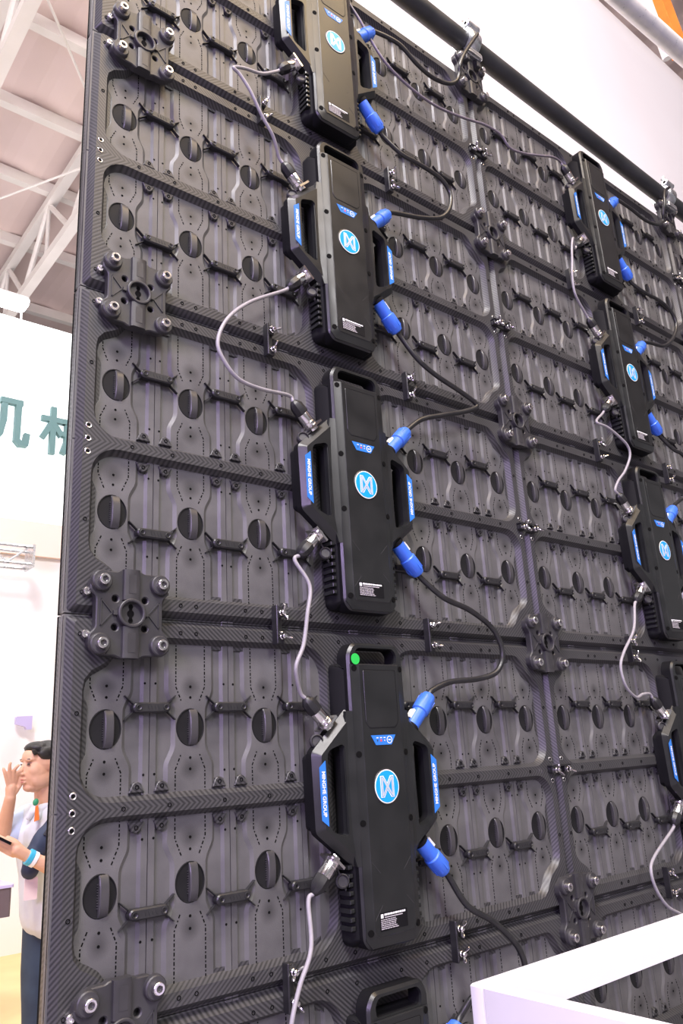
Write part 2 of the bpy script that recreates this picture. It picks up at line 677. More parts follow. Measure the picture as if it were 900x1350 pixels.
XIE = TREE + [[(.44, .72), (1.02, .72)], [(.44, .44), (.72, .44)], [(.51, .62), (.51, .30), (.44, .05)], [(.65, .62), (.65, .04)],
              [(.76, .97), (.79, .52), (.87, .18), (.97, .04), (1.03, .22)], [(.97, .52), (.84, .24), (.68, .03)], [(.87, .94), (.96, .83)]]


def sign_character(strokes, x, z, size):
    b = MB()
    wd = 0.115 * size
    k = 0
    for st in strokes:
        for p, q in zip(st, st[1:]):
            k += 1
            a_, c_ = Vector(p) * size, Vector(q) * size
            d = c_ - a_
            b.box(((a_.x + c_.x) / 2, (a_.y + c_.y) / 2, 0.0), (d.length + wd * 0.55, wd, 0.05 + 0.0012 * k), Matrix.Rotation(math.atan2(d.y, d.x), 3, 'Z'))
    b.build('sign_character', 'sign_teal', fascia, loc=(x, -0.045, z), smooth=0)


sign_character(JI, 1.485 + 1.0, 4.845 - 4.06, 0.53)
sign_character(XIE, 2.195 + 1.0, 4.835 - 4.06, 0.53)
b = MB(); b.box((-1.4, 7.015, 3.87), (9.4, 0.05, 0.36))
o = b.build('peach_band', 'peach_band', smooth=0, raw=True)
tag(o, 'peach band running below the glowing sign fascia', 'trim')

# silver aluminium lattice piece in front of the booth wall
tr = empty('lattice_truss', (0.0, 6.5, 3.45))
tag(tr, 'silver lattice truss end hanging below the peach band', 'truss')
for dy in (0, 0.2):
    for dz in (0.02, 0.19):
        b = MB(); b.tube([(-3, dy, dz), (2.03, dy, dz)], 0.016, 8)
        b.build('tube', 'zinc', tr, raw=True)
for k in range(20):
    b = MB()
    x = 2.0 - k * 0.2
    b.tube([(x, 0, 0.02 if k % 2 else 0.19), (x - 0.2, 0, 0.19 if k % 2 else 0.02)], 0.010, 6)
    b.build('brace', 'zinc', tr, raw=True)
b = MB(); b.box((2.04, 0.1, 0.105), (0.02, 0.25, 0.22))
b.build('end_plate', 'zinc', tr, smooth=0, raw=True)

o = MB(); o.prism([(2.11, 2.075), (2.11, 2.01), (2.20, 1.985), (2.21, 1.96), (2.25, 1.96), (2.25, 2.08)][::-1], -6.97, -6.90, ch=0.004, bottom=True)
o = o.build('wall_speaker', 'lilac')
tag(o, 'small lilac box mounted on the white booth wall above the man', 'speaker')

# low mauve counter at the far left
ct = empty('display_counter', (0.85, 4.7, 0))
tag(ct, 'mauve display counter with pale top at the left picture edge', 'counter')
b = MB(); b.prism(rrect(-0.53, -0.25, 0.53, 0.25, 0.02), 0.72, 0.885, ch=0.004, bottom=True)
b.build('body', 'cabinet_mauve', ct, raw=True)
b = MB(); b.prism(rrect(-0.54, -0.26, 0.54, 0.26, 0.02), 0.885, 0.905, ch=0.004, bottom=True)
b.build('top', 'lilac', ct, raw=True)
for sx in (-1, 1):
    b = MB(); b.prism(rrect(sx * 0.4 - 0.04, -0.2, sx * 0.4 + 0.04, 0.2, 0.01), 0.0, 0.72, bottom=True)
    b.build('leg', 'booth_white', ct, raw=True)

# ------------------------------------------------------------------ white cloth backdrop behind the screen
b = MB()
nx, nz_ = 60, 24
vs, fs = [], []
for j in range(nz_ + 1):
    for i in range(nx + 1):
        x = 1.0 + 14.0 * i / nx
        z = 2.4 + (7.96 - 2.4) * j / nz_
        y = 1.5 + 0.03 * math.sin(x * 1.3 + z * 0.7) * (1 - j / nz_) + 0.02 * math.sin(x * 3.1 - z) * (1 - j / nz_)
        vs.append((x, y, z))
for j in range(nz_):
    for i in range(nx):
        k = j * (nx + 1) + i
        fs.append((k, k + 1, k + nx + 2, k + nx + 1))
b.add(vs, fs)
bd = b.build('cloth_backdrop', 'banner_cloth', smooth=60, raw=True)
bd.modifiers.new('thickness', 'SOLIDIFY').thickness = 0.01
tag(bd, 'huge white cloth backdrop hanging behind and above the screen', 'backdrop')

# rigging tube, brace and straps at the top right
b = MB(); b.tube([P(0.9, -0.335, 0.25), P(1.5, -0.387, 0.25), P(3.2, -0.525, 0.25)], 0.029, 24)
o = b.build('rigging_tube', 'steel_tube', raw=True)
tag(o, 'bright silver rigging tube crossing the top right corner', 'tube')
b = MB(); b.tube([P(1.86, -0.455, 0.195), P(1.66, -1.1, 0.195)], 0.016, 16)
o = b.build('brace_tube', 'steel_tube', raw=True)
tag(o, 'thin silver tube rising from the rigging tube, beside the orange strap', 'tube')
for i, x in enumerate((1.93, 2.02)):
    b = MB()
    for k in range(2):
        pass
    pts = [P(x, -0.50, 0.20), P(x - 0.10, -0.8, 0.20), P(x - 0.22, -1.4, 0.20)]
    for a, c in zip(pts, pts[1:]):
        d = c - a
        rot = d.to_track_quat('Z', 'Y').to_matrix()
        b.box((a + c) / 2, (0.035, 0.004, d.length), rot)
    o = b.build('ratchet_strap', 'orange_strap', raw=True, smooth=0)
    tag(o, ['orange strap at the top right, next to the thin silver tube', 'orange strap at the extreme top right corner'][i], 'strap', 'orange straps')

# ================================================================== LED CABINETS
def s_corner(cx, cy, sx, sy):
    """stepped window corner beside a coupling plate; corner point, signs point into the window"""
    k = [(0, .066), (.002, .055), (.009, .046), (.020, .040), (.031, .033), (.040, .021), (.048, .008), (.056, .002), (.066, 0)]
    return [(cx + sx * a, cy + sy * c) for a, c in k]


def r_corner(cx, cy, sx, sy, r, n=6):
    out = []
    for i in range(n + 1):
        a = PI / 2 * i / n
        out.append((cx + sx * r * (1 - math.sin(a)), cy + sy * r * (1 - math.cos(a))))
    return out[::-1]


def window_loop(left, upper):
    x0, x1 = (0.032, 0.420) if left else (0.580, 0.968)
    y0, y1 = (0.266, 0.465) if upper else (0.035, 0.234)
    pts = []
    # CCW: bottom-left, bottom-right, top-right, top-left
    for (cx, cy, sx, sy) in ((x0, y0, 1, 1), (x1, y0, -1, 1), (x1, y1, -1, -1), (x0, y1, 1, -1)):
        outer_x = (cx == x0) == left
        seam = (cy == y1) == upper
        if outer_x and seam:
            c = s_corner(cx, cy, sx, sy)
        elif outer_x:
            c = r_corner(cx, cy, sx, sy, 0.034)
        else:
            c = r_corner(cx, cy, sx, sy, 0.042)
        first_on_x_side = (sx, sy) in ((1, 1), (-1, -1))     # arriving along the vertical side
        d0 = abs(c[0][0] - cx)
        starts_vertical = d0 < abs(c[0][1] - cy)
        if first_on_x_side != starts_vertical:
            c = c[::-1]
        pts += c
    return pts


WF = 0.016           # height of the raised frame face above the module backs
SCREWS = []


def frame_mesh():
    b = MB()
    outer = [(0.0006, 0.0006), (0.9994, 0.0006), (0.9994, 0.4994), (0.0006, 0.4994)]
    o1 = rrect(0.0025, 0.0025, 0.9975, 0.4975, 0.004, 3)
    base = rrect(0.0006, 0.0006, 0.9994, 0.4994, 0.003, 3)
    top = rrect(0.0110, 0.0105, 0.9890, 0.4895, 0.005, 3)
    ra = b.ring(base, -0.014)
    rb = b.ring(base, 0.0025)
    rc = b.ring(o1, 0.0030)
    rd = b.ring(top, WF)
    b.bridge(ra, rb); b.bridge(rb, rc); b.bridge(rc, rd)
    loops, ids = [top], [rd]
    for left in (True, False):
        for up in (True, False):
            w = window_loop(left, up)
            wt = offset_loop(w, -0.0075)
            wl = offset_loop(w, 0.005)
            rt = b.ring(wt, WF)
            rm = b.ring(offset_loop(w, -0.0015), 0.0045)
            rw = b.ring(w, 0.0032)
            rl = b.ring(wl, 0.0032)
            rz = b.ring(wl, -0.006)
            b.bridge(rm, rt, None, True); b.bridge(rw, rm, None, True)
            b.bridge(rl, rw, None, True); b.bridge(rz, rl, None, True)
            loops.append(wt); ids.append(rt)
    b.cap(loops, ids)
    # screw ears along the middle bar
    for k in range(1, 8):
        if k == 4:
            continue
        for s in (-1, 1):
            for e in (-1, 1):
                cx, cy = 0.125 * k + e * 0.018, 0.25 + s * 0.021
                if cx > 0.405 and cx < 0.595:
                    continue
                if s > 0:
                    ear = [(cx - .011, cy - .003), (cx + .011, cy - .003), (cx + .006, cy + .008), (cx + .002, cy + .0105), (cx - .002, cy + .0105), (cx - .006, cy + .008)]
                else:
                    ear = [(cx - .006, cy - .008), (cx - .002, cy - .0105), (cx + .002, cy - .0105), (cx + .006, cy - .008), (cx + .011, cy + .003), (cx - .011, cy + .003)]
                b.prism(ear, 0.0, 0.0072, ch=0.001)
                SCREWS.append((cx, cy + s * 0.004, 0.0072))
    return b.mesh('frame', 'carbon', 30)


FRAME = frame_mesh()
for y in (0.020, 0.480):
    for x in (0.165, 0.19, 0.275, 0.305, 0.40, 0.455, 0.545, 0.60, 0.695, 0.725, 0.81, 0.835):
        SCREWS.append((x, y, WF))
for x in (0.085, 0.15, 0.235, 0.31, 0.38, 0.62, 0.69, 0.765, 0.85, 0.915):
    SCREWS.append((x, 0.25, WF))
for x in (0.0185, 0.9815):
    for y in (0.028, 0.130, 0.370, 0.472):
        SCREWS.append((x, y, WF))
b = MB()
for x, y, w in SCREWS:
    b.lathe((x, y, w - 0.0008), (0, 0, 1), [(0.0030, 0), (0.0030, 0.0016), (0.0023, 0.0019), (0.0019, 0.0004), (0.0, 0.0004)], 8, 'slot_black')
SCREW_MESH = b.mesh('frame_screws')
b = MB()
for y in (0.23, 0.25, 0.27):
    for x in (0.0185, 0.9815):
        b.lathe((x, y, WF - 0.001), (0, 0, 1), [(0.0046, 0), (0.0046, 0.0016), (0.0040, 0.0020), (0.0028, 0.0016), (0.0026, 0.0002)], 14, 'bolt_steel')
        b.lathe((x, y, WF), (0, 0, 1), [(0.0027, 0), (0.0027, 0.0003)], 10, 'slot_black')
EYELET_MESH = b.mesh('eyelets')


def module_meshes(vd, flip):
    """back of one LED module, 125 x 250 mm, dial centre at height vd"""
    W_, H_ = 0.125, 0.25
    hole = ell(W_ / 2, vd, 0.0212, 0.0248, 28)
    b = MB()
    b.prism(rect(0.0005, 0.0005, W_ - 0.0005, H_ - 0.0005), -0.006, 0.0, [hole], hch=0)
    ds = [H_ - 0.004 - (H_ - 0.008) * i / 40 for i in range(41)]

    def hw(v):
        d = abs(v - vd)
        t = min(1, max(0, (d - 0.022) / 0.030))
        t = t * t * (3 - 2 * t)
        return 0.0285 + 0.0110 * t
    outl = [(W_ / 2 + hw(v), v) for v in ds[::-1]] + [(W_ / 2 - hw(v), v) for v in ds]
    b.prism(outl, -0.001, 0.0036, [offset_loop(hole, -0.0006)], ch=0.0052, chw=0.0036, hch=0.0004)
    for prof in ([(0.0006, -0.001), (0.0108, -0.001), (0.0096, 0.0042), (0.0006, 0.0042)],
                 [(W_ - 0.0142, -0.001), (W_ - 0.0006, -0.001), (W_ - 0.0006, 0.0042), (W_ - 0.0094, 0.0042)]):
        vs = [(u, 0.001, w) for u, w in prof] + [(u, H_ - 0.001, w) for u, w in prof]
        b.add(vs, [(i + 4, (i + 1) % 4 + 4, (i + 1) % 4, i) for i in range(4)] + [(0, 1, 2, 3), (7, 6, 5, 4)])
    body = b.mesh('module', 'module_plastic_b' if flip else 'module_plastic_a', 28)
    # ventilation slots and screw dots
    b = MB()
    for s in (-1, 1):
        v = 0.008
        k = 0
        while v < H_ - 0.008:
            d = v - vd
            a = abs(d)
            if a > 0.034:
                t = min(1, max(0, (a - 0.034) / 0.022))
                off = 0.0135 + 0.0095 * t
                sl = 0.0 if t >= 1 else (0.43 if d > 0 else -0.43) * -s
                L = 0.0044 if k % 2 else 0.0020
                rot = Matrix.Rotation(sl, 3, 'Z')
                b.box((W_ / 2 + s * off, v, 0.0036), (0.0017, L, 0.0006), rot, 'slot_black')
            v += 0.0054
            k += 1
    far = 1 if vd < 0.125 else -1
    for dv in (0.041, 0.056, -0.041, -0.056):
        b.lathe((W_ / 2, vd + dv, 0.0034), (0, 0, 1), [(0.0019, 0), (0.0019, 0.0006)], 8, 'slot_black')
    for dv in (-0.06, 0.06):
        for x in (0.008, W_ - 0.008):
            b.lathe((x, vd + dv, 0.0040), (0, 0, 1), [(0.0017, 0), (0.0017, 0.0006)], 8, 'slot_black')
    slots = b.mesh('vent_slots', smooth=0)
    return body, slots


MOD_UP = module_meshes(0.10, False)
MOD_LO = module_meshes(0.15, True)


def cup_mesh():
    b = MB()
    b.lathe((0, 0, 0), (0, 0, 1), [(0.0216, 0.0030), (0.0216, 0.0042), (0.0211, 0.0044), (0.0205, 0.0038), (0.0198, -0.004), (0.0185, -0.013), (0.012, -0.0165), (0.0, -0.0175)], 28, 'cup_black', 1.0, 1.17)
    # ribs on the left wall of the cup
    for k in range(9):
        v = -0.012 + k * 0.003
        b.box((-0.0155, v, -0.007), (0.004, 0.0014, 0.010), None, 'clip_plastic')
    return b.mesh('dial_cup')


def grip_mesh():
    b = MB()
    prof = [(-0.0242, -0.012), (0.0242, -0.012), (0.0242, 0.0030), (0.020, 0.0062), (0.011, 0.0084), (0.0, 0.0090), (-0.011, 0.0084), (-0.020, 0.0062), (-0.0242, 0.0030)]
    hw = 0.0064
    n = len(prof)
    vs = [(-hw, v, w) for v, w in prof] + [(hw, v, w) for v, w in prof]
    inn = [(-hw + 0.0012, v, w + (0.0012 if w > 0 else 0)) for v, w in prof] + [(hw - 0.0012, v, w + (0.0012 if w > 0 else 0)) for v, w in prof]
    fs = []
    for i in range(n):
        j = (i + 1) % n
        fs.append((i, j, 2 * n + j, 2 * n + i))
        fs.append((2 * n + i, 2 * n + j, 3 * n + j, 3 * n + i))
        fs.append((3 * n + i, 3 * n + j, n + j, n + i))
    fs.append(tuple(range(n - 1, -1, -1)))
    fs.append(tuple(range(n, 2 * n)))
    b.add([(x + 0.0040, y, z) for x, y, z in vs + inn], fs)
    for k in range(10):
        b.box((-0.0032, -0.0135 + k * 0.003, -0.002), (0.0018, 0.0013, 0.014))
    return b.mesh('dial_grip', 'grip_plastic', 30)


CUP, GRIP = cup_mesh(), grip_mesh()


def clip_mesh(down):
    b = MB()
    b.prism(rrect(-0.0275, -0.0068, 0.0275, 0.0068, 0.0066, 5), 0.002, 0.0140, ch=0.0018)
    for s in (-1, 1):
        b.lathe((s * 0.020, 0, 0.0138), (0, 0, 1), [(0.0042, 0), (0.0042, 0.0012), (0.0034, 0.0014), (0.0022, 0.0002), (0, 0.0002)], 10)
        for t in (-1, 1):
            rot = Matrix.Rotation(s * t * math.radians(40), 3, 'Z')
            b.box((s * 0.030, t * 0.0095, 0.0045), (0.021, 0.0011, 0.006), rot)
    for k in range(4):
        b.box((-0.006 + k * 0.005, 0.0, 0.0142), (0.0012, 0.005, 0.0006), Matrix.Rotation(0.3, 3, 'Z'))
    return b.mesh('bridge_clip', 'clip_plastic', 30)


CLIP = clip_mesh(False)

# LED face on the far side of the cabinet
b = MB()
b.prism(rect(0.0012, 0.0012, 0.9988, 0.4988), -0.022, -0.014, bottom=True)
FACE = b.mesh('led_face', 'slot_black', 0)


def cabinet(x0, row, label):
    root = empty('led_cabinet', (x0, 0, TOP - 0.5 * (row + 1)))
    tag(root, label, 'LED panel', 'LED screen cabinets')
    place('frame', FRAME, root)
    s = place('frame_screws', SCREW_MESH, root); s['kind'] = 'stuff'
    s = place('eyelets', EYELET_MESH, root); s['kind'] = 'stuff'
    place('led_face', FACE, root)
    for r in (0, 1):
        body, slots = MOD_UP if r == 0 else MOD_LO
        vb = 0.25 if r == 0 else 0.0
        vd = 0.35 if r == 0 else 0.15
        for k in range(8):
            m = place('module', body, root, (0.125 * k, 0, vb))
            if k in (3, 4):
                continue
            s = place('vent_slots', slots, m); s['kind'] = 'stuff'
            place('dial_cup', CUP, m, (0.0625, 0, vd - vb))
            place('dial_grip', GRIP, m, (0.0625, 0, vd - vb))
        for k in (1, 2, 3, 5, 6, 7):
            place('bridge_clip', CLIP, root, (0.125 * k, 0, vd + (0.027 if r == 0 else -0.027)))
    return root


ROWN = ['top row', 'second row from the top', 'third row from the top', 'fourth row from the top', 'lowest row']
COLN = ['left column', 'middle column', 'right column']
for c, rows in ((0, range(5)), (1, range(5)), (2, range(2))):
    for r in rows:
        cabinet(c * 1.0, r, 'black carbon-fibre back of LED cabinet, %s, %s' % (COLN[c], ROWN[r]))


# ================================================================== COUPLING PLATES
def bolt_mesh():
    b = MB()
    b.lathe((0, 0, 0), (0, 0, 1), [(0.0075, 0), (0.0075, 0.0078), (0.0066, 0.0088), (0.0042, 0.0088), (0.0038, 0.0050)], 18, 'bolt_steel')
    b.lathe((0, 0, 0.0045), (0, 0, 1), [(0.0040, 0), (0.0040, 0.0008)], 6, 'cast_black')
    return b.mesh('bolt')


BOLT = bolt_mesh()


def plate_proto():
    root = empty('coupling_plate')
    half = [(-.038, -.057), (-.020, -.057), (-.015, -.060), (.015, -.060), (.020, -.057), (.038, -.057), (.056, -.045), (.057, -.030), (.048, -.021), (.048, .021), (.057, .030), (.056, .045),
            (.038, .057), (.020, .057), (.015, .060), (-.015, .060), (-.020, .057), (-.038, .057), (-.056, .045), (-.057, .030), (-.048, .021), (-.048, -.021), (-.057, -.030), (-.056, -.045)]
    out = rounded(half, 0.004, 2)
    b = MB()
    holes = [ell(sx * 0.0215, sy * 0.0195, 0.0046, 0.0046, 14) for sx in (-1, 1) for sy in (-1, 1)]
    b.prism(out, 0.0163, 0.0290, holes, ch=0.0015)
    b.prism(ell(0, 0, 0.045, 0.045, 12), 0.0163, 0.0180)
    for s in (-1, 1):                       # raised spine above and below the ring
        prof = [(-.0125, .0285), (-.0115, .0335), (-.008, .0355), (.008, .0355), (.0115, .0335), (.0125, .0285)]
        v0, v1 = (0.018, 0.0605) if s > 0 else (-0.0605, -0.018)
        n = len(prof)
        vs = [(u, v0, w) for u, w in prof] + [(u, v1, w) for u, w in prof]
        fs = [(i, i + n, (i + 1) % n + n, (i + 1) % n) for i in range(n)] + [tuple(range(n)), tuple(range(2 * n - 1, n - 1, -1))]
        b.add(vs, fs)
        b.box((0, s * 0.040, 0.0356), (0.011, 0.026, 0.0006))
    for sx in (-1, 1):                      # triangular stiffening ribs
        for (p, q) in (((.042, -.018), (.042, .018)), ((.042, .018), (.026, 0)), ((.026, 0), (.042, -.018))):
            a, c = Vector((sx * p[0], p[1])), Vector((sx * q[0], q[1]))
            d = c - a
            b.box(((a.x + c.x) / 2, (a.y + c.y) / 2, 0.0295), (d.length, 0.0016, 0.0022), Matrix.Rotation(math.atan2(d.y, d.x), 3, 'Z'))
        b.box((sx * 0.0215, 0, 0.0300), (0.007, 0.006, 0.006))
    b.build('plate_body', 'cast_black', root)
    b = MB()
    b.lathe((0, 0, 0.028), (0, 0, 1), [(0.0198, 0), (0.0198, 0.0085), (0.0186, 0.0095), (0.0166, 0.0095), (0.0155, 0.0085), (0.0155, 0.0020), (0.0, 0.0020)], 28)
    b.build('ring', 'cast_black', root)
    b = MB()
    b.prism(ell(0, 0, 0.0050, 0.0050, 14), 0.0298, 0.0306)
    b.box((0, 0, 0.0303), (0.0042, 0.021, 0.0008))
    b.prism(ell(0, 0.0095, 0.0034, 0.0034, 10), 0.0298, 0.0307)
    b.prism(ell(0, -0.0095, 0.0034, 0.0034, 10), 0.0298, 0.0307)
    b.build('keyhole', 'slot_black', root)
    for sx in (-1, 1):
        for sy in (-1, 1):
            b = MB()
            b.lathe((0, 0, 0), (0, 0, 1), [(0.0150, 0), (0.0140, 0.0060), (0.0125, 0.0075), (0.0, 0.0075)], 20)
            bs = b.build('boss', 'cast_black', root, loc=(sx * 0.0425, -0.0285, sy * 0.0425))
            place('bolt', BOLT, bs, (0, -0.0072, 0))
    return root


PLATE = plate_proto()


def side_screws(root):
    for sy in (-1, 1):
        b = MB()
        b.lathe((0, 0, 0), (0, 0, 1), [(0.0055, 0), (0.0055, 0.0070), (0.0046, 0.0082), (0.0028, 0.0082), (0.0024, 0.005)], 14)
        b.build('side_screw', 'bolt_steel', root, loc=(-0.058, -0.016, sy * 0.0285))


plate_spots = [(0.082, 0.5, 'black coupling plate with silver bolts on left screen edge, topmost one'),
               (0.082, 1.0, 'black coupling plate with silver bolts on left screen edge, second from the top'),
               (0.082, 1.5, 'black coupling plate with silver bolts on left screen edge, third from the top'),
               (0.082, 2.0, 'black coupling plate with silver bolts on left screen edge, cut by picture bottom'),
               (1.0, 0.5, 'black coupling plate between left and middle columns, topmost below the hanging bracket'),
               (1.0, 1.0, 'black coupling plate between left and middle columns, second below the hanging bracket'),
               (1.0, 1.5, 'black coupling plate between left and middle columns, third below the hanging bracket'),
               (1.0, 2.0, 'black coupling plate between left and middle columns, lowest, above the white rail'),
               (2.0, 0.5, 'black coupling plate at the right picture edge, mostly cut off')]
for i, (x, y, lab) in enumerate(plate_spots):
    o = PLATE if i == 0 else copy_tree(PLATE)
    o.location = P(x, y)
    tag(o, lab, 'bracket', 'coupling plates')
bpy.context.view_layer.update()
for o in list(COL.objects):
    if o.name.startswith('coupling_plate') and o.location.x < 0.5:
        side_screws(o)


# ================================================================== JOINT LATCHES with wing screws
def wing_mesh():
    b = MB()
    b.lathe((0, 0, 0), (0, 0, 1), [(0.0052, 0), (0.0052, 0.003), (0.0042, 0.0042), (0.0042, 0.0090), (0.0030, 0.0105), (0, 0.0108)], 14)
    for s in (-1, 1):
        d = Vector((s * 0.75, 0, 0.66)).normalized()
        b.lathe(Vector((s * 0.003, 0, 0.006)), d, [(0.0018, 0), (0.0030, 0.004), (0.0036, 0.008), (0.0028, 0.0115), (0.0, 0.0130)], 10, None, 1.0, 0.55)
    return b.mesh('wing_screw', 'chrome')


WING = wing_mesh()


def latch_proto():
    root = empty('joint_latch')
    b = MB()
    b.prism(rrect(-0.0065, -0.030, 0.0065, 0.030, 0.0025, 3), 0.0163, 0.0205, ch=0.001)
    for s in (-1, 1):
        b.prism(rrect(-0.0065, s * 0.0205 - 0.0090, 0.0065, s * 0.0205 + 0.0090, 0.002, 3), 0.0200, 0.0270, ch=0.001)
    b.prism(rrect(-0.0095, -0.031, -0.0055, 0.031, 0.0015, 3), 0.0163, 0.0300, ch=0.001)
    b.build('latch_body', 'clip_plastic', root)
    for s in (-1, 1):
        o = place('wing_screw', WING, root, (0.0010, -0.0268, s * 0.0185))
        o.rotation_euler = (0, [0.5, 1.1][s > 0], 0)
    return root


LATCH = latch_proto()
NEAR = {0: 'screen top', 0.5: 'first', 1.0: 'second', 1.5: 'third', 2.0: 'fourth'}
SEAM = {0.5: 'uppermost', 1.0: 'second', 1.5: 'third', 2.0: 'lowest'}
first = True
for y in (0.5, 1.0, 1.5, 2.0):
    for x, where in ((0.333, 'left of left column boxes'), (0.667, 'right of left column boxes'), (1.333, 'left of middle column boxes'), (1.667, 'right of middle column boxes')):
        if (x, y) in ((1.667, 2.0), (1.667, 1.5)):
            continue
        o = LATCH if first else copy_tree(LATCH)
        first = False
        o.location = P(x, y)
        k = 0
        for ch in o.children:
            if ch.name.startswith('wing'):
                ch.rotation_euler = (0, random.uniform(-1.5, 1.5), 0)
        tag(o, 'black wing-screw latch on %s horizontal joint, %s' % (SEAM[y], where), 'latch', 'joint latches with wing screws')
for x, y, lab in ((1.0, 0.25, 'top'), (1.0, 0.75, 'second'), (1.0, 1.25, 'third'), (1.0, 1.75, 'lowest'), (2.0, 0.25, 'right')):
    o = copy_tree(LATCH)
    o.location = P(x, y)
    o.rotation_euler = (0, PI / 2, 0)
    if lab == 'right':
        l2 = 'black sideways latch with two wing screws at the right picture edge'
    else:
        l2 = 'black sideways wing-screw latch between left and middle columns, %s of four' % lab
    tag(o, l2, 'latch', 'joint latches with wing screws')


# ================================================================== CONTROL BOXES
def mirror_poly(half):
    """half outline for u>=0 listed from bottom to top -> closed CCW outline"""
    return half + [(-x, y) for x, y in half[::-1]]


def flat(b, poly, w, th=0.0004, mat=None):
    b.prism(poly, w - th, w, mat=mat)


MINGHE = text_mesh('MINGHE GROUP', 0.0086, 'print_white', offset=0.00018)


def box_proto():
    root = empty('control_box')
    # outlines, measured from the centre of the box, v up
    shell = rounded(mirror_poly([(.050, -.185), (.050, -.1185), (.127, -.058), (.130, .056), (.050, .1295), (.050, .185)]), 0.006, 3)
    top_hole = rounded([(-.043, .190), (.043, .190), (.045, .206), (.038, .2145), (-.038, .2145), (-.045, .206)], 0.006, 3)
    lh = rounded([(-.105, -.054), (-.0745, -.066), (-.0745, .066), (-.105, .056)], 0.008, 3)
    rh = rounded([(.0745, -.066), (.105, -.054), (.105, .056), (.0745, .066)], 0.008, 3)
    b = MB()
    b.prism(shell, 0.028, 0.052, [lh, rh], ch=0.011, chw=0.011, bottom=True, hch=0.002, mat='box_plastic', wmat='casing_black')
    b.build('shell', None, root, smooth=28)
    # raised core with sloping rails
    core = rounded(mirror_poly([(.046, -.2245), (.0578, -.211), (.0600, .206), (.048, .2235)]), 0.008, 3)
    b = MB()
    b.prism(core, 0.028, 0.0560, [top_hole], ch=0.0040, chw=0.0045, hch=0.001, mat='box_plastic', wmat='casing_black', bottom=True)
    b.build('front_core', None, root, smooth=28)
    # flared webs between core and arms (sloping fillets)
    for s in (-1, 1):
        b = MB()
        prof_v = [-.110, -.066, -.03, .03, .066, .116]
        ins = [(.0540, .0566)] * 6
        outs = [(.060, .0520), (.0735, .0500), (.0735, .0505), (.0735, .0505), (.0735, .0500), (.066, .0520)]
        vs = []
        for v, i_, o_ in zip(prof_v, ins, outs):
            vs += [(s * i_[0], v, i_[1]), (s * (i_[0] * .45 + o_[0] * .55), v, (i_[1] * .62 + o_[1] * .38) - .0016), (s * o_[0], v, o_[1]), (s * o_[0], v, .045)]
        fs = []
        for k in range(5):
            for j in range(3):
                q = (k * 4 + j, k * 4 + j + 1, k * 4 + j + 5, k * 4 + j + 4)
                fs.append(q if s > 0 else q[::-1])
        b.add(vs, fs)
        b.build('side_web', 'box_plastic', root, smooth=50)
    # panel outline, cover line and recess grooves on the front
    pb_ = mirror_poly([(.044, -.2215), (.0545, -.2100), (.0565, .1880)])
    pt_ = mirror_poly([(.036, -.2060), (.0415, -.1980), (.0415, .1875)])
    b = MB()
    r0, r1, r2, r3 = b.ring(pb_, 0.050), b.ring(pb_, 0.0562), b.ring(offset_loop(pt_, -0.0016), 0.0600), b.ring(pt_, 0.0612)
    b.bridge(r0, r1); b.bridge(r1, r2); b.bridge(r2, r3)
    b.cap([pt_], [r3])
    b.build('front_panel', 'box_plastic', root, smooth=20)
    cover = rounded(mirror_poly([(.028, .088), (.0355, .098), (.0355, .180)]), 0.003, 2)
    b = MB()
    b.prism(cover, 0.0605, 0.06145, [offset_loop(cover, 0.0007)], mat='casing_black')
    inner = offset_loop(cover, 0.0012)
    b.prism(inner, 0.0605, 0.0618, ch=0.0006, mat='box_plastic')
    b.build('screen_cover', None, root, smooth=40)
    b = MB()
    for (p, q) in (((-.040, -.105), (-.024, -.122)), ((.040, -.105), (.024, -.122)), ((-.040, -.185), (-.024, -.166)), ((.040, -.172), (.026, -.158))):
        a, c = Vector(p), Vector(q)
        d = c - a
        b.box(((a.x + c.x) / 2, (a.y + c.y) / 2, 0.0613), (d.length, 0.0008, 0.0005), Matrix.Rotation(math.atan2(d.y, d.x), 3, 'Z'))
    o = b.build('crease_lines', 'cast_black', root, smooth=0)
    # rear casing with cooling fins on both sides
    b = MB()
    b.prism(rounded(mirror_poly([(.060, -.220), (.068, -.212), (.0695, .185), (.066, .192)]), 0.004, 2), 0.0163, 0.044, ch=0.010, chw=0.014, bottom=True)
    b.build('rear_casing', 'casing_black', root, smooth=40)
    for s in (-1, 1):
        for k in range(8):
            b = MB()
            b.prism(rect(-0.0040, -0.0030, 0.0040, 0.0030), 0.018, 0.044, ch=0.001)
            b.build('cooling_fin', 'box_plastic', root, loc=(s * 0.0675, 0, -0.110 - k * 0.0118), smooth=0)
    # arm inner backs (thick grips behind the stickers)
    for s in (-1, 1):
        b = MB()
        g = rounded([(.108, -.060), (.127, -.052), (.129, .050), (.108, .062)], 0.004, 2)
        if s < 0:
            g = [(-x, y) for x, y in g[::-1]]
        b.prism(g, 0.0168, 0.034, ch=0.003, bottom=True)
        b.build('grip_bar', 'casing_black', root, smooth=40)
    # logo disc
    lg = MB()
    lg.lathe((0, 0, 0.0600), (0, 0, 1), [(0.0278, 0), (0.0274, 0.0016), (0.0262, 0.0022), (0.0254, 0.0016), (0.0, 0.0016)], 40)
    logo = lg.build('logo_disc', 'box_plastic', root)
    b = MB()
    b.prism(ell(0, 0, 0.0252, 0.0252, 40), 0.0610, 0.0624, mat='print_white')
    b.prism(ell(0, 0, 0.0236, 0.0236, 40), 0.0610, 0.0627, mat='logo_blue')
    b.build('logo_face', None, logo, smooth=0)
    b = MB()
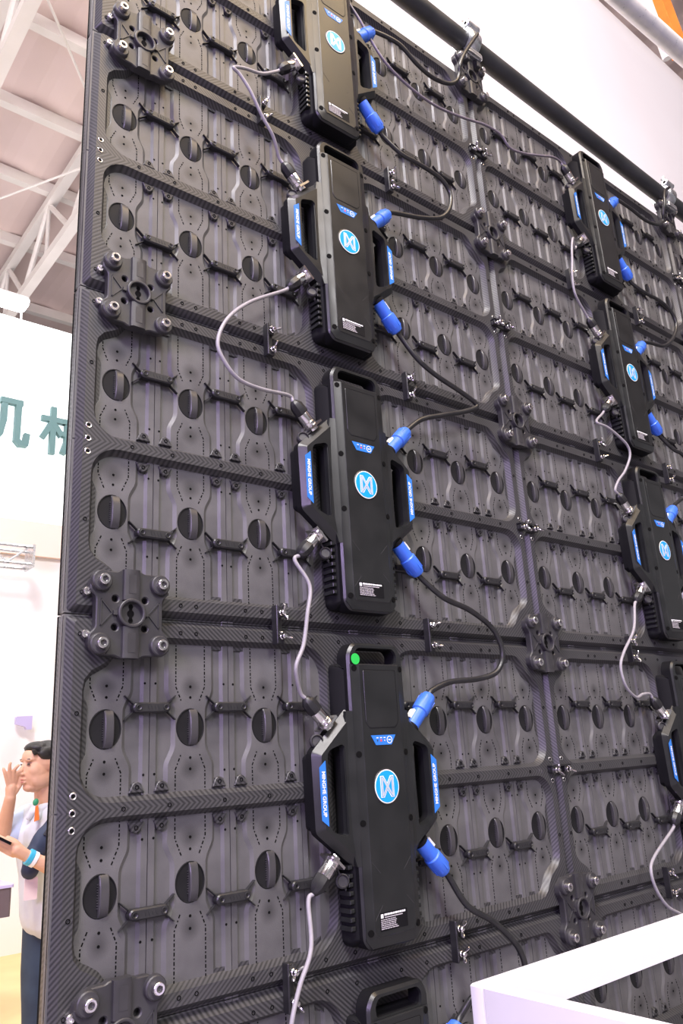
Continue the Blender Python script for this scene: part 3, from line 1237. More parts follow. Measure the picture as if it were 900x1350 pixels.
    # monogram: two uprights joined by crossed strokes, outlined like the printed mark
    for kx, mat, w in ((0.0, 'print_white', 0.0630), (0.0011, 'logo_blue', 0.0632), (0.0019, 'silver_print', 0.0634)):
        hx, hy, ix, c_ = .0140 - kx, .0160 - kx, .0072 + kx * 1.0, .0040 - kx * 1.3
        up = [(-hx, -hy), (-ix, -hy), (0, -c_ - .0012), (ix, -hy), (hx, -hy), (hx, hy), (ix, hy), (0, c_ + .0012), (-ix, hy), (-hx, hy)]
        b.prism(up, 0.0622, w, mat=mat)
    b.build('monogram', None, logo, smooth=0)
    b = MB()
    for sx in (-1, 1):
        tri = [(sx * .0088, -.0100), (sx * .0088, .0100), (sx * .0028, .0)]
        b.prism(tri if sx < 0 else tri, 0.0622, 0.06355, mat='logo_blue')
    b.build('monogram_notch', None, logo, smooth=0)
    # status sticker
    b = MB()
    flat(b, [(-.0165, .0625), (.0165, .0625), (.0262, .0775), (-.0262, .0775)], 0.0618, 0.0007, 'sticker_blue')
    st = b.build('status_sticker', None, root, smooth=0)
    b = MB()
    b.prism(ell(.0125, .0700, .0058, .0058, 20), 0.0614, 0.0620, [ell(.0125, .0700, .0047, .0047, 20)], mat='print_white')
    b.box((.0125, .0700, .0619), (.0050, .0016, .0003), None, 'print_white')
    for x in (-.0130, -.0055, .0020):
        b.box((x, .0735, .0619), (.0042, .0013, .0003), None, 'print_white')
    b.box((-.0055, .0692, .0619), (.0036, .0032, .0003), None, 'red_print')
    b.box((.0020, .0692, .0619), (.0020, .0024, .0003), None, 'print_grey')
    b.box((-.0130, .0692, .0619), (.0020, .0024, .0003), None, 'cast_black')
    b.build('status_print', None, st, smooth=0)
    # side stickers with lettering
    for s in (-1, 1):
        b = MB()
        poly = [(.1105, -.0490), (.1230, -.0395), (.1238, .0345), (.1120, .0440)]
        if s < 0:
            poly = [(-x, y) for x, y in poly[::-1]]
        flat(b, poly, 0.0526, 0.0008, 'sticker_blue')
        sk = b.build('side_sticker', None, root, smooth=0)
        t = place('side_lettering', MINGHE, sk, (s * 0.1172, -0.0528, -0.003))
        t.rotation_euler = (0, (PI / 2) * (1 if s < 0 else -1), 0)
    # rating label
    b = MB()
    flat(b, [(-.031, -.2000), (.024, -.2000), (.024, -.1755), (-.031, -.1755)], 0.0616, 0.0006, 'casing_black')
    lab = b.build('rating_label', None, root, smooth=0)
    b = MB()
    b.box((-.0270, -.1800, .0617), (.0050, .0056, .0003), None, 'print_white')
    x = -.0225
    for k in range(9):
        w = [.006, .004, .005, .003, .0055, .0025, .004, .003, .003][k]
        b.box((x + w / 2, -.1785, .0617), (w, .0026, .0003), None, 'print_white')
        x += w + 0.0008
    b.box((-.004, -.1822, .0617), (.036, .0011, .0003), None, 'print_grey')
    rnd = random.Random(3)
    for r in range(6):
        x = -.0295
        while x < -.001:
            w = rnd.uniform(.002, .006)
            b.box((x + w / 2, -.1852 - r * .0024, .0617), (w, .0010, .0003), None, 'print_grey')
            x += w + .0009
    b.build('label_print', None, lab, smooth=0)
    # screw recesses
    for sx in (-1, 1):
        for v, u in ((.182, .0500), (.050, .0500), (-.050, .0500), (-.200, .0478)):
            b = MB()
            b.lathe((0, 0, 0), (0, 0, 1), [(0.0048, -0.003), (0.0048, 0.0008), (0.0040, 0.0008)], 14)
            t = 0.0600 - (u - 0.0431) * 0.283
            o = b.build('screw_recess', 'slot_black', root, loc=(sx * u, -t, v), smooth=0)
            o.rotation_euler = (0, 0, sx * 0.275)
    # sockets: four on the shoulders
    for sx in (-1, 1):
        for sy in (-1, 1):
            d = Vector((sx * 0.70, sy * 0.714, 0)).normalized()
            c = Vector((sx * 0.0900, sy * 0.0935, 0.036))
            rot = Matrix((Vector((d.y, -d.x, 0)), d, Vector((0, 0, 1)))).transposed()
            b = MB()
            if sx < 0:
                b.box(c + d * 0.007, (0.030, 0.004, 0.030), rot, 'chrome')
                b.lathe(c, d, [(0.0100, 0.0), (0.0100, 0.014), (0.0092, 0.016)], 18, 'chrome')
            else:
                b.lathe(c, d, [(0.0140, -0.010), (0.0140, -0.004), (0.0130, -0.003)], 18, 'casing_black')
                b.lathe(c, d, [(0.0120, 0.0), (0.0120, 0.016)], 18, 'plug_white')
            b.build('socket', None, root)
    # rubber caps dangling at the data sockets
    for sy, dx, dy in ((1, -.112, .072), (-1, -.076, -.128)):
        b = MB()
        b.lathe((dx, dy, 0.030), (-0.4, 0.1, 0.9), [(0.0100, 0), (0.0105, 0.002), (0.0105, 0.010), (0.0085, 0.012), (0.0070, 0.009), (0, 0.009)], 18)
        b.tube(spline([(dx, dy, 0.030), (dx + 0.004, dy + sy * 0.012, 0.036), (-0.093, sy * 0.094, 0.034)], 5), 0.0016, 6)
        b.build('socket_cap', 'cast_black', root)
    return root


BOX = box_proto()
box_list = []
for c in (0, 1):
    for r in range(5):
        if c == 1 and r == 4:
            continue
        box_list.append((c, r))
for i, (c, r) in enumerate(box_list):
    o = BOX if i == 0 else copy_tree(BOX)
    o.location = P(c + 0.5, 0.5 * r + 0.25)
    lab = 'black control box with round blue logo, %s, %s' % (COLN[c], ROWN[r])
    if (c, r) == (0, 3):
        lab = 'black control box with round blue logo and a green dot sticker by its top grip'
        b = MB()
        b.lathe((-0.0475, 0.1965, 0.0598), (0, 0, 1), [(0.0088, 0), (0.0088, 0.0005)], 24)
        b.build('dot_sticker', 'green_sticker', o, smooth=0)['label'] = 'round green sticker'
    tag(o, lab, 'control box', 'control boxes on the screen cabinets')

# ================================================================== CABLES
CAB = {
  'dA0': [(0.3675, 0.4085, 0.04), (0.3167, 0.4367, 0.0475), (0.2719, 0.4581, 0.055), (0.2453, 0.4773, 0.06), (0.2583, 0.4853, 0.06), (0.2808, 0.5107, 0.06), (0.3074, 0.5489, 0.0562), (0.3359, 0.5783, 0.0506)],
  'dA1': [(0.3438, 0.9095, 0.045), (0.2721, 0.9605, 0.0557), (0.2203, 1.0154, 0.0664), (0.1994, 1.065, 0.07), (0.21, 1.0953, 0.07), (0.2397, 1.1187, 0.0664), (0.2901, 1.1182, 0.0557)],
  'dA2': [(0.3767, 1.4028, 0.04), (0.3788, 1.4374, 0.045), (0.3679, 1.4855, 0.05), (0.358, 1.5335, 0.05), (0.3419, 1.5686, 0.05), (0.3416, 1.5908, 0.045)],
  'dA3': [(0.3644, 1.9217, 0.043), (0.3494, 1.9518, 0.05), (0.3243, 1.9923, 0.055), (0.3066, 2.0275, 0.06), (0.305, 2.06, 0.055), (0.325, 2.085, 0.045)],
  'dTop': [(0.548, 0.020, 0.026), (0.5829, 0.0607, 0.03), (0.6056, 0.0952, 0.035), (0.6316, 0.143, 0.04), (0.6695, 0.19, 0.045), (0.7392, 0.214, 0.045), (0.8273, 0.2188, 0.045), (0.9244, 0.1982, 0.045), (1.0144, 0.1718, 0.045), (1.0746, 0.1705, 0.045), (1.1072, 0.1948, 0.045), (1.1694, 0.1784, 0.0433), (1.2441, 0.1461, 0.0417), (1.3155, 0.1132, 0.04), (1.345, 0.103, 0.038)],
  'dB0': [(1.3456, 0.3941, 0.045), (1.3344, 0.3822, 0.05), (1.3128, 0.4209, 0.055), (1.3063, 0.4698, 0.0525), (1.2994, 0.5135, 0.05), (1.3075, 0.5659, 0.045), (1.3323, 0.592, 0.04)],
  'dB1': [(1.3436, 0.9151, 0.045), (1.3011, 0.9372, 0.0493), (1.3394, 0.9445, 0.0536), (1.3841, 0.96, 0.055), (1.4205, 0.9795, 0.055), (1.4265, 1.0069, 0.0529), (1.4008, 1.0500, 0.0464), (1.376, 1.076, 0.04)],
  'dB2': [(1.3731, 1.4100, 0.04), (1.3206, 1.4579, 0.045), (1.255, 1.5136, 0.05), (1.2328, 1.5479, 0.05), (1.242, 1.5892, 0.05), (1.2834, 1.6118, 0.045), (1.322, 1.605, 0.04)],
  'dB3': [(1.3396, 1.9132, 0.04), (1.2531, 1.9398, 0.045), (1.2245, 1.9651, 0.05), (1.2358, 2.0023, 0.05), (1.2664, 2.0352, 0.05), (1.3142, 2.0557, 0.045), (1.3775, 2.0821, 0.04)],
  'pA0': [(0.6549, 0.103, 0.042), (0.6888, 0.1, 0.0445), (0.7224, 0.1075, 0.0491), (0.7688, 0.1317, 0.05), (0.8194, 0.1398, 0.05), (0.8712, 0.1294, 0.0527), (0.8993, 0.1089, 0.0573), (0.9082, 0.0841, 0.0627), (0.9069, 0.0617, 0.0695), (0.9235, 0.0196, 0.0755), (0.9586, -0.0386, 0.0777), (0.9828, -0.0781, 0.08)],
  'pA1': [(0.6481, 0.4180, 0.042), (0.6882, 0.4320, 0.0456), (0.7314, 0.4388, 0.0513), (0.7994, 0.4494, 0.055), (0.8282, 0.4775, 0.055), (0.8193, 0.5233, 0.055), (0.7886, 0.5591, 0.0512), (0.7318, 0.5808, 0.0456), (0.680, 0.592, 0.04)],
  'pA2': [(0.6442, 0.9162, 0.04), (0.6774, 0.9439, 0.0456), (0.7227, 0.9707, 0.0513), (0.7837, 0.9903, 0.055), (0.8283, 1.0049, 0.055), (0.8313, 1.0164, 0.055), (0.7928, 1.0348, 0.0512), (0.7281, 1.0567, 0.0456), (0.680, 1.074, 0.04)],
  'pA3': [(0.6424, 1.4119, 0.04), (0.6854, 1.4341, 0.0486), (0.7445, 1.4549, 0.0571), (0.8002, 1.488, 0.06), (0.8193, 1.5302, 0.06), (0.801, 1.5658, 0.0571), (0.7554, 1.5795, 0.0486), (0.690, 1.585, 0.04)],
  'pA4': [(0.6414, 1.9165, 0.04), (0.6717, 1.9463, 0.0475), (0.722, 1.9769, 0.055), (0.7671, 2.0179, 0.06), (0.7838, 2.0549, 0.06), (0.7652, 2.0793, 0.06), (0.7126, 2.0756, 0.0575), (0.6720, 2.0750, 0.0470)],
  'pB0': [(1.672, 0.0976, 0.04), (1.7114, 0.1071, 0.0425), (1.7933, 0.1169, 0.045), (1.8668, 0.1036, 0.0475), (1.9044, 0.0769, 0.05), (1.8996, 0.0543, 0.06), (1.8995, 0.0212, 0.07), (1.9124, -0.0292, 0.0725), (1.9427, -0.0578, 0.078)],
  'pB1': [(1.6458, 0.4157, 0.04), (1.6937, 0.4213, 0.0464), (1.7681, 0.4276, 0.0529), (1.8239, 0.4492, 0.055), (1.8358, 0.4932, 0.055), (1.7976, 0.549, 0.0529), (1.7438, 0.5858, 0.0464), (1.685, 0.592, 0.04)],
  'pB2': [(1.6491, 0.9189, 0.04), (1.6809, 0.9325, 0.0475), (1.7135, 0.9451, 0.055), (1.7502, 0.9839, 0.055), (1.7274, 1.0447, 0.055), (1.7001, 1.0703, 0.0475), (1.682, 1.078, 0.04)],
}
PLUG_D = MB()
PLUG_D.lathe((0, 0, 0), (0, 0, 1), [(0.0112, 0.009), (0.0116, 0.011), (0.0116, 0.016), (0.0108, 0.017), (0.0108, 0.033), (0.0100, 0.035)], 20, 'chrome')
PLUG_D.lathe((0, 0, 0), (0, 0, 1), [(0.0118, 0.034), (0.0124, 0.036), (0.0118, 0.052), (0.0092, 0.056), (0.0066, 0.060), (0.0040, 0.062)], 8, 'clip_plastic')
PLUG_D = PLUG_D.mesh('data_plug', raw=True)
PLUG_P = MB()
PLUG_P.lathe((0, 0, 0), (0, 0, 1), [(0.0128, -0.006), (0.0128, 0.028), (0.0150, 0.030), (0.0154, 0.042), (0.0142, 0.058), (0.0112, 0.066), (0.0075, 0.068)], 22, 'blue_plug')
for kk in range(8):
    aa = kk * PI / 4
    PLUG_P.box((0.0138 * math.cos(aa), 0.0138 * math.sin(aa), 0.048), (0.003, 0.0026, 0.020), Matrix.Rotation(aa, 3, 'Z'), 'blue_plug')
PLUG_P.box((0, 0.0135, 0.012), (0.011, 0.004, 0.018), None, 'plug_white')
PLUG_P = PLUG_P.mesh('power_plug', raw=True)


def shoulder(c, r, sx, sy, ln):
    """tail of a plug on a box shoulder, in wall measure"""
    cx, cy = c + 0.5, 0.5 * r + 0.25
    d = Vector((sx * 0.70, -sy * 0.714))
    d.normalize()
    return (cx + sx * 0.0900 + d.x * ln, cy - sy * 0.0935 + d.y * ln, 0.036)


def cable(key, ends, mat, rad, kind, label, group):
    name = 'data_cable' if kind == 'd' else 'power_cable'
    ln = 0.060 if kind == 'd' else 0.066
    sx = -1 if kind == 'd' else 1
    pts = list(CAB[key])
    a, z = ends
    if a:
        t0, t1 = shoulder(a[0], a[1], sx, a[2], ln), shoulder(a[0], a[1], sx, a[2], ln + 0.014)
        while len(pts) > 3 and (Vector(pts[0]) - Vector(t1)).length < 0.030:
            pts.pop(0)
        pts = [t0, t1] + pts
    if z:
        t0, t1 = shoulder(z[0], z[1], sx, z[2], ln), shoulder(z[0], z[1], sx, z[2], ln + 0.014)
        while len(pts) > 3 and (Vector(pts[-1]) - Vector(t1)).length < 0.030:
            pts.pop()
        pts = pts + [t1, t0]
    wp = [P(*p) for p in pts]
    o0 = wp[0].copy()
    root = empty(name, o0)
    tag(root, label, 'cable', group)
    b = MB()
    b.tube([p - o0 for p in spline(wp, 8)], rad, 10)
    b.build('cord', mat, root, raw=True, smooth=60)
    for e in (a, z):
        if not e:
            continue
        base = P(*shoulder(e[0], e[1], sx, e[2], 0.0))
        d = P(*shoulder(e[0], e[1], sx, e[2], 0.1)) - base
        o = place('data_plug' if kind == 'd' else 'power_plug', PLUG_D if kind == 'd' else PLUG_P, root, base - o0)
        o['label'] = 'chrome and black round plug' if kind == 'd' else 'bright blue round plug'
        o.rotation_mode = 'QUATERNION'
        o.rotation_quaternion = d.to_track_quat('Z', 'Y')
    return root


GD, GP = 'grey data cables between control boxes', 'black power cables with blue plugs'
cable('dA0', ((0, 0, -1), (0, 1, 1)), 'grey_cable', 0.0033, 'd', 'grey data cable kinked at left, between first and second boxes of the left column', GD)
cable('dA1', ((0, 1, -1), (0, 2, 1)), 'grey_cable', 0.0033, 'd', 'grey data cable in a wide loop between second and third left-column boxes', GD)
cable('dA2', ((0, 2, -1), (0, 3, 1)), 'grey_cable', 0.0033, 'd', 'grey data cable between third box and green-dotted fourth box of the left column', GD)
cable('dA3', ((0, 3, -1), (0, 4, 1)), 'grey_cable', 0.0033, 'd', 'grey data cable hanging out of the picture bottom from the green-dotted box', GD)
cable('dTop', (None, (1, 0, 1)), 'violet_cable', 0.0033, 'd', 'long dark grey data cable running across the top from left to middle column', GD)
cable('dB0', ((1, 0, -1), (1, 1, 1)), 'grey_cable', 0.0033, 'd', 'grey data cable between first and second boxes of the middle column', GD)
cable('dB1', ((1, 1, -1), (1, 2, 1)), 'grey_cable', 0.0033, 'd', 'grey data cable between second and third boxes of the middle column', GD)
cable('dB2', ((1, 2, -1), (1, 3, 1)), 'grey_cable', 0.0033, 'd', 'grey data cable between third and fourth boxes of the middle column', GD)
cable('dB3', ((1, 3, -1), None), 'grey_cable', 0.0033, 'd', 'grey data cable at right disappearing behind the white rail', GD)
cable('pA0', ((0, 0, 1), None), 'black_cable', 0.0052, 'p', 'black power cable rising from the left column to the left pipe clamp', GP)
cable('pA1', ((0, 0, -1), (0, 1, 1)), 'black_cable', 0.0052, 'p', 'black power cable in a round loop between first and second boxes of the left column', GP)
cable('pA2', ((0, 1, -1), (0, 2, 1)), 'black_cable', 0.0052, 'p', 'black power cable with a tight bend between second and third boxes of the left column', GP)
cable('pA3', ((0, 2, -1), (0, 3, 1)), 'black_cable', 0.0052, 'p', 'black power cable in a wide loop between third and green-dotted fourth boxes', GP)
cable('pA4', ((0, 3, -1), (0, 4, 1)), 'black_cable', 0.0052, 'p', 'black power cable going behind the corner of the white rail', GP)
cable('pB0', ((1, 0, 1), None), 'black_cable', 0.0052, 'p', 'black power cable rising from the middle column to the right pipe clamp', GP)
cable('pB1', ((1, 0, -1), (1, 1, 1)), 'black_cable', 0.0052, 'p', 'black power cable looping between first and second boxes of the middle column', GP)
cable('pB2', ((1, 1, -1), (1, 2, 1)), 'black_cable', 0.0052, 'p', 'black power cable cut by right picture edge, below second middle-column box', GP)

# ================================================================== HANGING PIPE, CLAMPS, BRACKETS
PIPE_A, PIPE_B = Vector((0.0, -0.030, TOP + 0.122)), Vector((3.4, -0.030, TOP + 0.040))


def pipe_at(x):
    t = (x - PIPE_A.x) / (PIPE_B.x - PIPE_A.x)
    return PIPE_A.lerp(PIPE_B, t)


b = MB()
b.tube([PIPE_A, PIPE_B], 0.0255, 32)
o = b.build('hanging_pipe', 'pipe_black', raw=True, smooth=60)
tag(o, 'thick black hanging pipe running above the screen top', 'pipe')


def bracket(x, label):
    """upper coupling plate with two upright arms, standing on the top edge"""
    o = copy_tree(PLATE)
    o.name = 'hanging_bracket'
    o.location = P(x, 0.012)
    for ch in list(o.children):
        if ch.name.startswith('side_screw'):
            for g in list(ch.children):
                bpy.data.objects.remove(g)
            bpy.data.objects.remove(ch)
    tag(o, label, 'bracket', 'hanging brackets')
    for s in (-1, 1):
        b = MB()
        b.prism(rounded([(-.007, .035), (.007, .035), (.007, .070), (-.007, .070)], .003, 2), 0.018, 0.046, ch=0.002, bottom=True)
        b.build('arm', 'cast_black', o, loc=(s * 0.021, 0, 0))
    b = MB()
    b.tube([(-0.032, 0.060, 0.032), (0.032, 0.060, 0.032)], 0.005, 12)
    b.build('cross_pin', 'bolt_steel', o)
    return o


def clamp(x, label):
    c = pipe_at(x)
    root = empty('pipe_clamp', c)
    tag(root, label, 'clamp', 'silver pipe clamps')
    R0, R1, hw = 0.0262, 0.0370, 0.021

    def arc(a0, a1, name):
        b = MB()
        n = 14
        vs, fs = [], []
        for i in range(n + 1):
            a = math.radians(a0 + (a1 - a0) * i / n)
            cy, cz = math.cos(a), math.sin(a)
            for rr, xx in ((R0, -hw), (R0, hw), (R1 - 0.002, hw), (R1, hw - 0.003), (R1, -hw + 0.003), (R1 - 0.002, -hw)):
                vs.append((xx, rr * cy, rr * cz))
        for i in range(n):
            for j in range(6):
                fs.append((i * 6 + j, i * 6 + (j + 1) % 6, (i + 1) * 6 + (j + 1) % 6, (i + 1) * 6 + j))
        fs += [(5, 4, 3, 2, 1, 0), tuple(n * 6 + j for j in range(6))]
        b.add(vs, fs)
        return b.build(name, 'zinc', root, raw=True)
    arc(112, 262, 'front_jaw')
    arc(278, 428, 'back_jaw')
    for nm, cy, cz, rr in (('lug', -0.022, 0.040, 0.0115), ('lug', 0.016, 0.042, 0.0115), ('lug', -0.014, -0.043, 0.0110)):
        b = MB()
        b.lathe((-hw * 1.12, cy, cz), (1, 0, 0), [(rr - 0.0015, 0), (rr, 0.0015), (rr, hw * 2.24 - 0.0015), (rr - 0.0015, hw * 2.24)], 18)
        lug = b.build(nm, 'zinc', root, raw=True)
        b = MB()
        b.lathe((-hw * 1.14, cy, cz), (1, 0, 0), [(0.0048, 0), (0.0048, hw * 2.28)], 12)
        b.build('lug_pin', 'slot_black', lug, raw=True)
    b = MB()                                    # flat seat below, holding the bracket
    b.prism(rrect(-0.026, -0.024, 0.030, 0.028, 0.004), -0.0530, -0.0385, ch=0.002, bottom=True)
    b.build('seat', 'zinc', root, raw=True)
    for k, (x_, y_) in enumerate(((-0.004, -0.010), (0.012, 0.004))):   # two screws with wing nuts on top
        b = MB()
        b.tube([(x_, y_, 0.036), (x_ + 0.003, y_ - 0.003, 0.078 - 0.006 * k)], 0.0045, 12)
        b.lathe((x_ + 0.002, y_ - 0.002, 0.052), (0.08, -0.12, 1), [(0.0092, 0), (0.0092, 0.007), (0.006, 0.011)], 8)
        for s_ in (-1, 1):
            b.lathe((x_ + 0.002 + s_ * 0.005, y_ - 0.002, 0.057), (s_ * 0.8, 0.3, 0.55), [(0.0036, 0), (0.0056, 0.007), (0.0046, 0.013), (0, 0.016)], 10, None, 1.0, 0.55)
        b.build('wing_bolt', 'zinc', root, raw=True)
    return root


for x, lr in ((1.0, 'left'), (2.0, 'right')):
    bracket(x, 'black hanging bracket on the screen top, under the %s pipe clamp' % lr)
    clamp(x, 'silver pipe clamp on the black pipe, %s one of two' % lr)

# ================================================================== WHITE RAIL IN FRONT
rail = empty('white_rail', (0.394, -0.30, 0.0))
tag(rail, 'white painted rectangular rail in front of the screen at bottom right', 'rail')
ZT = 1.285
th = 0.020
# measured from the back left corner: x right, y towards the viewer negative
b = MB(); b.prism(rounded(rect(0.0, -th, 1.60, 0.0), 0.003, 2), ZT - 0.045, ZT, ch=0.002, bottom=True)
b.build('rail_bar', 'white_paint', rail, raw=True)
b = MB(); b.prism(rounded(rect(0.0, -0.56, th, -th - 0.0005), 0.003, 2), ZT - 0.30, ZT, ch=0.002, bottom=True)
b.build('rail_bar', 'white_paint', rail, raw=True)
b = MB(); b.prism(rounded(rect(1.60 - th, -0.56, 1.60, -th - 0.0005), 0.003, 2), ZT - 0.045, ZT, ch=0.002, bottom=True)
b.build('rail_bar', 'white_paint', rail, raw=True)
b = MB(); b.prism(rounded(rect(0.0, -0.56 - th, 1.60, -0.5605), 0.003, 2), ZT - 0.045, ZT, ch=0.002, bottom=True)
b.build('rail_bar', 'white_paint', rail, raw=True)
for x, y, zt in ((0.0, -th, ZT - 0.056), (0.0, -0.56 - th, ZT - 0.056), (1.60 - th, -th, ZT - 0.056), (1.60 - th, -0.56 - th, ZT - 0.056)):
    b = MB(); b.prism(rounded(rect(x, y, x + th, y + th), 0.002, 2), 0.0, zt, bottom=True)
    b.build('leg', 'white_paint', rail, raw=True)


# ================================================================== MAN AT THE LEFT
def ellipsoid(b, c, r, rot=None, n=16, m=10, mat=None):
    vs, fs = [], []
    c = Vector(c)
    for j in range(m + 1):
        th_ = PI * j / m
        for i in range(n):
            ph = 2 * PI * i / n
            p = Vector((r[0] * math.sin(th_) * math.cos(ph), r[1] * math.sin(th_) * math.sin(ph), r[2] * math.cos(th_)))
            if rot is not None:
                p = rot @ p
            vs.append(c + p)
    for j in range(m):
        for i in range(n):
            fs.append((j * n + i, (j + 1) * n + i, (j + 1) * n + (i + 1) % n, j * n + (i + 1) % n))
    b.add(vs, fs, mat)


def capsule(b, p0, p1, r0, r1, n=14, mat=None, flat_=None):
    p0, p1 = Vector(p0), Vector(p1)
    d = p1 - p0
    L = d.length
    prof = [(r0 * math.sin(a), -r0 * math.cos(a)) for a in [PI / 2 * k / 4 for k in range(5)]]
    prof = [(max(r, 1e-5), h) for r, h in prof] + [(max(r1 * math.cos(a), 1e-5), L + r1 * math.sin(a)) for a in [PI / 2 * k / 4 for k in range(5)]]
    b.lathe(p0, d, prof, n, mat)


def chain(b, pts, rs, **kw):
    for i in range(len(pts) - 1):
        capsule(b, pts[i], pts[i + 1], rs[i], rs[i + 1], **kw)


def fuse(b, name, mat, parent, voxel, smooth_it, loc=(0, 0, 0)):
    """melt overlapping pieces into one continuous skin"""
    me = b.mesh(name + '_raw', mat, 0, raw=True)
    o = bpy.data.objects.new(name, me)
    COL.objects.link(o)
    r = o.modifiers.new('remesh', 'REMESH')
    r.mode = 'VOXEL'
    r.voxel_size = voxel
    s = o.modifiers.new('smooth', 'SMOOTH')
    s.iterations = smooth_it
    s.factor = 0.5
    dg = bpy.context.evaluated_depsgraph_get()
    me2 = bpy.data.meshes.new_from_object(o.evaluated_get(dg))
    bpy.data.objects.remove(o)
    for p in me2.polygons:
        p.use_smooth = True
    me2.name = name
    o = place(name, me2, parent, loc)
    return o


F = Vector((-0.93, -0.37, 0)).normalized()      # the way he faces
Lf = Vector((0, 0, 1)).cross(F)                 # his left, towards the camera
U = Vector((0, 0, 1))
man = empty('person', (1.03, 2.90, 0.0))
tag(man, 'man in white shirt raising a hand to his face beside the screen edge', 'person')
MO = Vector((1.03, 2.90, 0.0))
HC = Vector((0.972, 2.850, 1.585))              # middle of the head


FH = Vector((-0.985, -0.175, 0)).normalized()   # the head is turned a little further away
LH = Vector((0, 0, 1)).cross(FH)


def H(f, l, u):
    return HC + FH * f + LH * l + U * u - MO


def G(x, y, z):
    return Vector((x, y, z)) - MO


hrot = Matrix((FH, LH, U)).transposed()
frot = Matrix((F, Lf, U)).transposed()
b = MB()
# head
ellipsoid(b, H(-0.012, 0, 0.028), (0.092, 0.073, 0.078), hrot)
ellipsoid(b, H(0.035, 0, -0.030), (0.062, 0.060, 0.088), hrot)
ellipsoid(b, H(0.060, 0, 0.040), (0.036, 0.052, 0.040), hrot)
ellipsoid(b, H(0.058, 0, -0.092), (0.030, 0.034, 0.022), hrot)
for s in (-1, 1):
    ellipsoid(b, H(0.022, s * 0.036, -0.060), (0.052, 0.026, 0.040), hrot)       # jaw
    ellipsoid(b, H(0.050, s * 0.034, -0.018), (0.036, 0.025, 0.036), hrot)       # cheek
    ellipsoid(b, H(0.083, s * 0.028, 0.026), (0.012, 0.020, 0.008), hrot)        # brow
    ellipsoid(b, H(-0.016, s * 0.080, -0.010), (0.020, 0.011, 0.034), hrot @ Matrix.Rotation(-0.2, 3, 'Y'))   # ear
# nose, lips
capsule(b, H(0.088, 0, 0.012), H(0.112, 0, -0.030), 0.008, 0.0115)
for s in (-1, 1):
    ellipsoid(b, H(0.100, s * 0.011, -0.034), (0.010, 0.008, 0.007), hrot)
ellipsoid(b, H(0.092, 0, -0.056), (0.014, 0.022, 0.007), hrot)
ellipsoid(b, H(0.090, 0, -0.071), (0.013, 0.020, 0.007), hrot)
# neck
chain(b, [H(-0.02, 0, -0.06), G(1.015, 2.885, 1.40), G(1.02, 2.89, 1.30)], [0.053, 0.056, 0.07])
# torso core and arms (under the clothes)
chain(b, [G(1.08, 2.90, 0.96), G(1.07, 2.90, 1.15), G(1.045, 2.89, 1.30)], [0.085, 0.085, 0.085])
LS, RS = G(1.075, 2.725, 1.355), G(0.985, 3.045, 1.355)
chain(b, [RS, G(1.02, 2.89, 1.335), LS], [0.040, 0.06, 0.040])
# near (left) arm: forearm level, phone in hand
LE, LW = G(1.035, 2.665, 1.120), G(0.872, 2.680, 1.212)
chain(b, [LS, LE, LW], [0.043, 0.038, 0.026])
hd = (LW - LE).normalized()
capsule(b, LW, LW + hd * 0.055 + U * 0.004, 0.024, 0.027)
PHN = LW + hd * 0.128 + U * 0.016
base_l = LW + hd * 0.062
for k, (ln, off) in enumerate(((0.070, 0.030), (0.076, 0.010), (0.070, -0.010), (0.056, -0.028))):
    a0 = base_l + U * (off * 0.7) + Lf * (off * 0.3)
    a1 = a0 + hd * (ln * 0.50) + Lf * -0.004
    a2 = a1 + hd * (ln * 0.30) - Lf * 0.018 + U * 0.006
    a3 = a2 + hd * (ln * 0.10) - Lf * 0.020 + U * 0.006
    chain(b, [a0, a1, a2, a3], [0.0105, 0.0095, 0.0085, 0.0075], n=10)
t0 = LW + hd * 0.030 + U * 0.020
chain(b, [t0, t0 + hd * 0.030 + U * 0.018 + Lf * -0.008, t0 + hd * 0.058 + U * 0.022 + Lf * -0.018], [0.012, 0.010, 0.008], n=10)
# far (right) arm: elbow out, forearm upright, hand at the nose
RE, RW = G(0.842, 2.960, 1.272), G(0.838, 2.860, 1.452)
chain(b, [RS, RE, RW], [0.044, 0.038, 0.025])
pu = Vector((0.00, -0.12, 1)).normalized()
capsule(b, RW, RW + pu * 0.042, 0.022, 0.026)
pb = RW + pu * 0.056
tips = [(G(0.868, 2.822, 1.566), 0.014), (G(0.850, 2.810, 1.590), 0.005), (G(0.816, 2.818, 1.602), -0.006), (G(0.792, 2.836, 1.580), -0.017)]
for k, (tp, off) in enumerate(tips):
    a0 = pb + Vector((off * 1.0, -0.006, 0.0))
    mid = a0.lerp(tp, 0.55) + Vector((-0.012 if k < 2 else -0.008, -0.008, 0.018))
    m2 = a0.lerp(tp, 0.82) + Vector((-0.005, -0.004, 0.010))
    chain(b, [a0, mid, m2, tp], [0.0092, 0.0082, 0.0074, 0.0066], n=10)
t0 = RW + pu * 0.022 + Vector((0.016, -0.008, 0))
chain(b, [t0, t0 + Vector((0.018, -0.006, 0.030)), G(0.868, 2.832, 1.548)], [0.012, 0.010, 0.008], n=10)
# legs under the trousers, ankles
for s, (hx, hy) in ((1, (1.105, 2.835)), (-1, (1.065, 2.985))):
    chain(b, [G(hx, hy, 0.92), G(hx - 0.005, hy, 0.50), G(hx + 0.03, hy + 0.02, 0.10)], [0.07, 0.048, 0.036])
chain(b, [G(1.105, 2.835, 0.92), G(1.08, 2.90, 0.98), G(1.065, 2.985, 0.92)], [0.07, 0.08, 0.07])
body = fuse(b, 'body', 'skin', man, 0.0034, 4)

